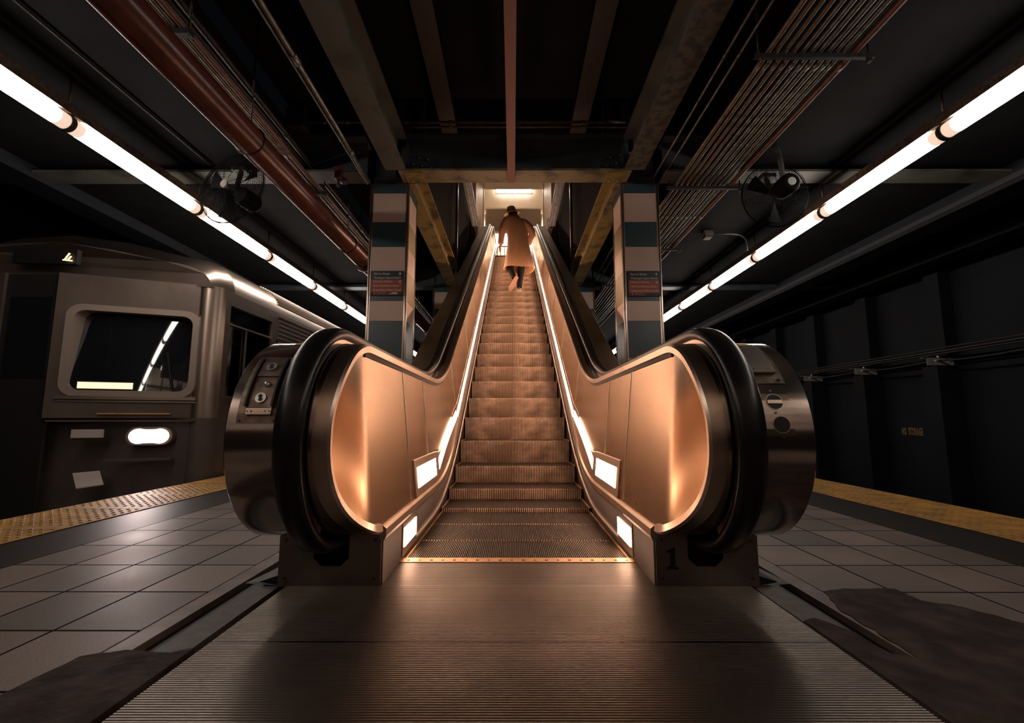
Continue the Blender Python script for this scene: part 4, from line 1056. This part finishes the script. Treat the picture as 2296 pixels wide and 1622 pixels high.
mb = MB(); mb.loft([[(x,TYf+.003,z) for x,z in o_],[(x,TYf-.022,z) for x,z in o_],[(x,TYf-.022,z) for x,z in i_],[(x,TYf+.12,z) for x,z in i_]],0,False,closed=True,flip=True)
fp(mb,'windshield_frame',M['trainframe'])
mb = MB(); mb.box(-4.23,-3.80,TYf-.02,TYf+.004,.895,.980); led = fp(mb,'route_sign',M['black'])
mb = MB(); mb.box(-4.215,-3.81,TYf-.0235,TYf-.021,.906,.968); fp(mb,'led_display',M['led'],led)
mb = MB(); mb.bar((-3.50,TYf-.03,.90),(-3.58,TYf-.0,1.30),.012,.010); fp(mb,'wiper',M['train_black'])
mb = MB(); mb.box(WX0-.06,XR+.05,TYf-.03,TYf,.80,.835); mb.box(WX0-.06,XR+.05,TYf-.012,TYf,.775,.79); fp(mb,'belt_rail',M['train'])
mb = MB(); mb.box(-4.05,-3.5,TYf-.03,TYf,.655,.668); fp(mb,'grab_rail',M['comb'])
mb = MB(); mb.box(XL+.1,XR,F0,F1,-.35,.62); fp(mb,'lower_front',M['train_lower'])
mb = MB(); mb.box(-4.4,-3.3,TYf-.03,TYf,.585,.60); mb.box(-3.95,-3.45,TYf-.06,TYf,.20,.22); fp(mb,'front_ledge',M['train_dark'])
mb = MB(); mb.prism(rrect(-3.81,-3.45,.35,.53,.085,6),'y',TYf-.05,TYf); hl = fp(mb,'headlight_housing',M['train'])
mb = MB(); mb.tube([(-3.71,TYf-.058,.44),(-3.71,TYf-.05,.44)],.072,24); mb.tube([(-3.55,TYf-.058,.44),(-3.55,TYf-.05,.44)],.072,24)
mb.prism(rrect(-3.71,-3.55,.375,.505,.01,2),'y',TYf-.056,TYf-.05); fp(mb,'headlight',M['headlight'],hl)
mb = MB(); mb.box(-4.215,-4.0,TYf-.03,TYf,.43,.51); mb.box(-4.215,-4.0,TYf-.015,TYf,.41,.43,1); fp(mb,'reflector_plate',[M['whiteplate'],M['train_black']])
mb = MB(); mb.add([(-4.18,TYf-.02,.10),(-3.99,TYf-.02,.115),(-3.90,TYf-.10,-.005),(-4.09,TYf-.10,-.03),(-4.18,TYf-.02,.09),(-3.99,TYf-.02,.105),(-3.90,TYf-.10,-.015),(-4.09,TYf-.10,-.04)],[(0,3,2,1),(4,5,6,7),(0,1,5,4),(1,2,6,5),(2,3,7,6),(3,0,4,7)]); fp(mb,'step_plate',M['whiteplate'])
mb = MB(); mb.box(-4.9,-4.32,TYf-.03,TYf+.02,2.13,2.28); ds = fp(mb,'destination_sign',M['black'])
mb = MB()
for a,b in (((-4.40,2.165),(-4.37,2.235)),((-4.378,2.165),(-4.357,2.205)),((-4.415,2.16),(-4.345,2.16))): mb.bar((a[0],TYf-.034,a[1]),(b[0],TYf-.034,b[1]),.012,.004,up=(0,1,0))
fp(mb,'led_strokes',M['led'],ds)
mb = MB()
for y in (7,9.5,14,18): mb.box(XL+.3,TXs-.3,y,y+1.2,-1.0,-.36)
for y in (7.2,8.0,14.2,15.0):
    for x in (-3.75,-5.35): mb.tube([(x,y,-.8),(x+.12,y,-.8)],.36,24)
mb.box(-3.85,-3.60,TYf+.4,YE,-1.2,-1.08); mb.box(-5.45,-5.2,TYf+.4,YE,-1.2,-1.08)
tp(mb,'underframe',M['train_black'])

# ================================================================== PERSON
pe = empty('person', (.12,9.15,NOS[0][1]), 'person in a long camel coat and bucket hat walking up the escalator', 'person')
PZ = [z for y,z in NOS if abs(y-(4.27+.363*13)) < .01][0]
PY = 4.27+.363*13
pe.location = (.12, PY+.15, PZ); ORG[pe.name] = Vector(pe.location)
def P(x,y,z): return Vector((x, PY+y, PZ+z))      # y from the nosing of the step stood on
def skin(name, nodes, edges, m, root, sub=2, parent=pe):
    me = bpy.data.meshes.new(name); o = ORG[parent.name]
    me.from_pydata([p-o for p,r in nodes], [], []) if False else me.from_pydata([p-o for p,r in nodes], edges, [])
    ob = bpy.data.objects.new(name, me); COL.objects.link(ob); ob.parent = parent; ORG[ob.name] = o
    md = ob.modifiers.new('skin','SKIN'); md.use_smooth_shade = True
    for i,(p,r) in enumerate(nodes):
        sv = me.skin_vertices[0].data[i]; sv.radius = r if isinstance(r,tuple) else (r,r); sv.use_root = (i == root)
    s = ob.modifiers.new('sub','SUBSURF'); s.levels = sub; s.render_levels = sub
    me.materials.append(m); return ob
N_ = [(P(.10,.13,.92),(.135,.10)),       #0 pelvis
      (P(.095,.17,1.12),(.125,.095)),    #1
      (P(.09,.22,1.36),(.15,.10)),       #2 chest
      (P(.085,.255,1.52),(.12,.08)),     #3 upper chest
      (P(.04,.28,1.67),.052),            #4 neck
      (P(.01,.30,1.75),(.075,.085)),    #5 head
      (P(-.015,.31,1.84),(.07,.08)),     #6 crown
      (P(-.12,.24,1.53),.058),(P(-.205,.17,1.34),.044),(P(-.245,.20,1.08),.028),(P(-.255,.215,1.02),(.020,.036)),  #7-10 left arm
      (P(.27,.22,1.50),.058),(P(.385,.17,1.31),.044),(P(.33,.27,1.10),.028),(P(.30,.30,1.05),(.020,.036)),       #11-14 right arm
      (P(.175,.13,.86),.088),(P(.165,.21,.48),.056),(P(.125,.12,.10),.036),                                     #15-17 right leg
      (P(.02,.13,.86),.088),(P(-.06,.19,.52),.056),(P(.035,.0,.26),.036)]                                       #18-20 left leg
E_ = [(0,1),(1,2),(2,3),(3,4),(4,5),(5,6),(3,7),(7,8),(8,9),(9,10),(3,11),(11,12),(12,13),(13,14),(0,15),(15,16),(16,17),(0,18),(18,19),(19,20)]
body = skin('body', N_, E_, M['skin'], 0)
# fingers of the two hands (children of the body)
def hand(wr, dr, across, thumb_side, nm):
    dr = Vector(dr).normalized(); ac = Vector(across).normalized(); nrm = dr.cross(ac)
    nodes = [(wr-dr*.06,.024),(wr-dr*.01,(.026,.021)),(wr+dr*.035,(.030,.017))]; edges = [(0,1),(1,2)]
    for k,(off,ln) in enumerate(((-.027,.066),(-.009,.078),(.009,.072),(.026,.056))):
        b = len(nodes); a = wr+dr*.062+ac*off
        curl = nrm*.012
        nodes += [(a,.0105),(a+dr*ln*.5+curl*.5,.0090),(a+dr*ln*.9+curl*1.8,.0078)]
        edges += [(2,b),(b,b+1),(b+1,b+2)]
    b = len(nodes); t = wr+dr*.022+ac*thumb_side*.026
    nodes += [(t,.012),(t+dr*.028+ac*thumb_side*.020+nrm*.008,.0105),(t+dr*.055+ac*thumb_side*.022+nrm*.016,.0085)]
    edges += [(1,b),(b,b+1),(b+1,b+2)]
    return skin(nm, nodes, edges, M['skin'], 0, 1, body)
hand(P(-.255,.215,1.02), (-.25,.15,-.95), (.25,.95,.1), 1, 'hand')
hand(P(.30,.30,1.05), (-.25,.3,-.9), (-.3,.9,.2), 1, 'hand')
# face details on the forward side
fa = MB(); fc = P(-.005,.39,1.775)
fa.ball(fc+Vector((0,.0,-.005)),.016,10,0,(.8,1.2,1.3)); fa.ball(fc+Vector((0,-.012,-.045)),.02,10,0,(1.2,.6,.35))
fa.build('nose_and_mouth', M['skin'], body)
fe = MB()
for dx in (-.032,.032): fe.ball(fc+Vector((dx,-.018,.022)),.011,10)
fe.build('eyes', M['white'], body)
er = MB()
for dx in (-.078,.10): er.ball(P(.0+dx-.01,.30,1.775),.022,10,0,(.4,.8,1.3))
er.build('ears', M['skin'], body)
# trousers
T_ = [(P(.10,.13,.94),(.11,.11)),(P(.178,.13,.84),.098),(P(.168,.205,.48),.076),(P(.132,.135,.16),.060),(P(.125,.115,.075),.060),
      (P(.018,.13,.84),.098),(P(-.062,.185,.53),.076),(P(.015,.035,.31),.060),(P(.04,.0,.255),.058)]
skin('trousers', T_, [(0,1),(1,2),(2,3),(3,4),(0,5),(5,6),(6,7),(7,8)], M['trousers'], 0)
# coat: lofted rings from collar to hem, soft vertical folds, back vent, then sleeves
rings = [(1.705,.045,.275,.062,.058),(1.675,.05,.28,.085,.068),(1.655,.055,.27,.140,.082),(1.625,.068,.262,.200,.10),(1.58,.078,.252,.232,.122),(1.48,.086,.235,.236,.135),(1.34,.094,.205,.226,.140),
         (1.16,.105,.165,.212,.145),(.96,.112,.125,.226,.158),(.80,.116,.10,.250,.172),(.66,.118,.085,.276,.190),(.55,.120,.075,.298,.205),(.475,.122,.070,.312,.214)]
mb = MB(); rows = []; n = 48
for k,(z,cx,cy,rx,ry) in enumerate(rings):
    f = max(0,(1.1-z)/.65)
    row = []
    for j in range(n):
        a = 2*PI*j/n; w = 1+f*(.030*math.cos(5*a+.6)+.018*math.cos(9*a+2))
        back = math.exp(-((((a-1.5*PI-.12+PI)%(2*PI))-PI)/.07)**2)
        w -= .05*f*back
        zz = z + f*.018*math.cos(3*a+1.0) - (.05*max(0,math.sin(a))*f)
        sh = -.062*min(1,max(0,(z-1.40)/.18))*math.cos(a)*min(1,rx/.2)
        row.append(P(cx+rx*w*math.cos(a), cy+ry*w*math.sin(a), zz+sh))
    rows.append(row)
mb.loft(rows, 0, True, closed=True, flip=True)
inner = [[p*1 for p in r] for r in rows[::-1]]
def shrink(r):
    c = sum(r, Vector())/len(r); return [c+(p-c)*.955 for p in r]
mb.loft([rows[-1], shrink([p+Vector((0,0,.004)) for p in rows[-1]]), shrink(rows[-2]), shrink(rows[-3])], 0, True, closed=True, flip=True)
coat = mb.build('coat', M['coat'], pe)
mb = MB(); mb.tube([P(.045+.075*math.cos(2*PI*i/20),.285+.066*math.sin(2*PI*i/20),1.685-.012*math.cos(2*PI*i/20)) for i in range(20)], .020, 8, closed=True); mb.build('collar', M['coat'], coat)
def sleeve(pts, rs):
    mb = MB(); Q = []; rr = []
    for i in range(len(pts)-1):
        for t in range(6):
            u = t/6; p0 = pts[max(i-1,0)]; p1 = pts[i]; p2 = pts[i+1]; p3 = pts[min(i+2,len(pts)-1)]
            Q.append(.5*((2*p1)+(p2-p0)*u+(2*p0-5*p1+4*p2-p3)*u*u+(3*p1-p0-3*p2+p3)*u**3)); rr.append((rs[i]+(rs[i+1]-rs[i])*u)*(1+.03*math.sin(5*i+3*t)))
    Q.append(pts[-1]); rr.append(rs[-1]); mb.tube(Q, rr, 16); return mb.build('sleeve', M['coat'], coat)
sleeve([P(-.04,.25,1.60),P(-.135,.235,1.555),P(-.212,.165,1.33),P(-.235,.185,1.20),P(-.250,.205,1.055)], [.075,.088,.070,.062,.056])
sleeve([P(.17,.24,1.55),P(.275,.215,1.47),P(.392,.165,1.30),P(.365,.22,1.19),P(.315,.29,1.08)], [.075,.090,.072,.062,.056])
# hat and hair
ax = Vector((-.17,-.10,1)).normalized(); hx = ax.cross(Vector((0,1,0))).normalized(); hy = ax.cross(hx)
hc = P(-.03,.31,1.815)
mb = MB(); prof = [(0,.105),(.045,.103),(.075,.090),(.088,.06),(.093,.02),(.097,.0),(.135,-.022),(.172,-.052),(.170,-.058),(.132,-.030),(.092,-.008),(.085,.015),(0,.08)]
mb.loft([[hc+hx*r*math.cos(2*PI*j/28)+hy*r*math.sin(2*PI*j/28)+ax*h for j in range(28)] for r,h in prof], 0, True, closed=True)
hat = mb.build('bucket_hat', M['hat'], pe)
mb = MB(); mb.loft([[hc+hx*r*math.cos(2*PI*j/28)+hy*r*math.sin(2*PI*j/28)+ax*h for j in range(28)] for r,h in ((.0985,.004),(.0985,.022))], 0, True, closed=True); mb.build('hat_band', M['hat'], hat)
mb = MB(); mb.ball(P(.0,.285,1.745),.080,18,0,(1.0,.9,1.05))
for i in range(14):
    a = -PI*.05-PI*.9*i/13
    mb.tube([P(.0+.082*math.cos(a),.275+.08*math.sin(a),1.77),P(.002+.086*math.cos(a),.272+.082*math.sin(a),1.71),P(.004+.080*math.cos(a),.27+.078*math.sin(a),1.675)],[.018,.014,.004],6)
mb.build('hair', M['hair'], pe)
# shoes
def shoe(heel, toe, up, nm, stripes):
    f = (toe-heel); ln = f.length; f.normalize(); up = (Vector(up)-f*Vector(up).dot(f)).normalized(); sd = f.cross(up)
    outl = [(.0,.026),(.05,.036),(.25,.037),(.45,.039),(.65,.049),(.80,.048),(.92,.034),(1.0,.010)]
    def ring(s, up0, up1):
        L = [heel+f*ln*u+sd*w*s+up*up0 for u,w in outl]; Rr = [heel+f*ln*u-sd*w*s+up*up0 for u,w in reversed(outl)]
        return L+Rr
    mb = MB(); mb.loft([ring(.96,0,0),ring(1.04,.006,0),ring(1.04,.024,0),ring(.98,.028,0)],0,False,closed=True,caps=True)
    so = mb.build('shoe_sole', M['sole'] if not stripes else M['white'], pe)
    hts = [(.0,.085,.028),(.10,.105,.034),(.25,.100,.034),(.45,.082,.036),(.65,.060,.044),(.82,.048,.042),(.95,.038,.026),(1.0,.030,.010)]
    rows = []
    for u,h,w in hts: rows.append([heel+f*ln*u+sd*w*math.cos(PI*i/10)*(1 if i in (0,10) else 1)+up*(.024+(h-.024)*math.sin(PI*i/10)) for i in range(11)])
    mb = MB(); mb.loft(rows,0,True,caps=True); sh = mb.build('shoe_upper', M['shoe'], pe)
    if stripes:
        mb = MB()
        for u in (.12,.30,.46):
            h = .095-.05*u
            mb.tube([heel+f*ln*u+sd*.0375+up*.03,heel+f*ln*(u+.02)+sd*.033+up*(.03+h*.45),heel+f*ln*(u+.04)+up*(h+.012),heel+f*ln*(u+.02)-sd*.033+up*(.03+h*.45),heel+f*ln*u-sd*.0375+up*.03],.0065,6)
        mb.tube([heel-f*.002+sd*.02+up*.045,heel-f*.008+up*.045,heel-f*.002-sd*.02+up*.045],.008,6)
        mb.build('stripes', M['white'], sh)
shoe(P(.118,.045,.0015),P(.135,.315,.0015),(0,0,1),'shoe',True)
shoe(P(.082,-.055,.285),P(-.068,.035,.012),(.1,.95,.30),'shoe',False)

# ================================================================== WORLD, CAMERA, EXPOSURE
w = bpy.data.worlds.new('station_dark'); SC.world = w; w.use_nodes = True
w.node_tree.nodes['Background'].inputs['Color'].default_value = (.0015,.0018,.0024,1)
w.node_tree.nodes['Background'].inputs['Strength'].default_value = 1.0
for k,v in (('strip',50.0),('strip_dim',17.0),('tube',18.0),('tube_end',.85),('hall_light',17.0),('headlight',32.0),('led',1.9),('cablight',1.6)):
    M[k].node_tree.nodes['Principled BSDF'].inputs['Emission Strength'].default_value = v
ld = bpy.data.lights.new('headlight_beam','SPOT'); ld.energy = 24; ld.color = (1,.80,.74); ld.spot_size = R(110); ld.spot_blend = 1; ld.shadow_soft_size = .08
lo = bpy.data.objects.new('headlight_beam', ld); COL.objects.link(lo); lo.location = (-3.63,TYf-.22,.44); lo.rotation_euler = (R(80),0,R(-158))
cam = bpy.data.cameras.new('camera'); cam.sensor_width = 36; cam.lens = 36*1040/2296; cam.clip_start = .02
co = bpy.data.objects.new('camera', cam); COL.objects.link(co); co.location = (0,0,.61)
co.rotation_euler = (R(90)+math.atan(129/1040),0,2/1040)
SC.camera = co
SC.view_settings.view_transform = 'Standard'; SC.view_settings.look = 'None'; SC.view_settings.gamma = 1; SC.view_settings.exposure = 0.0
SC.view_settings.use_curve_mapping = False
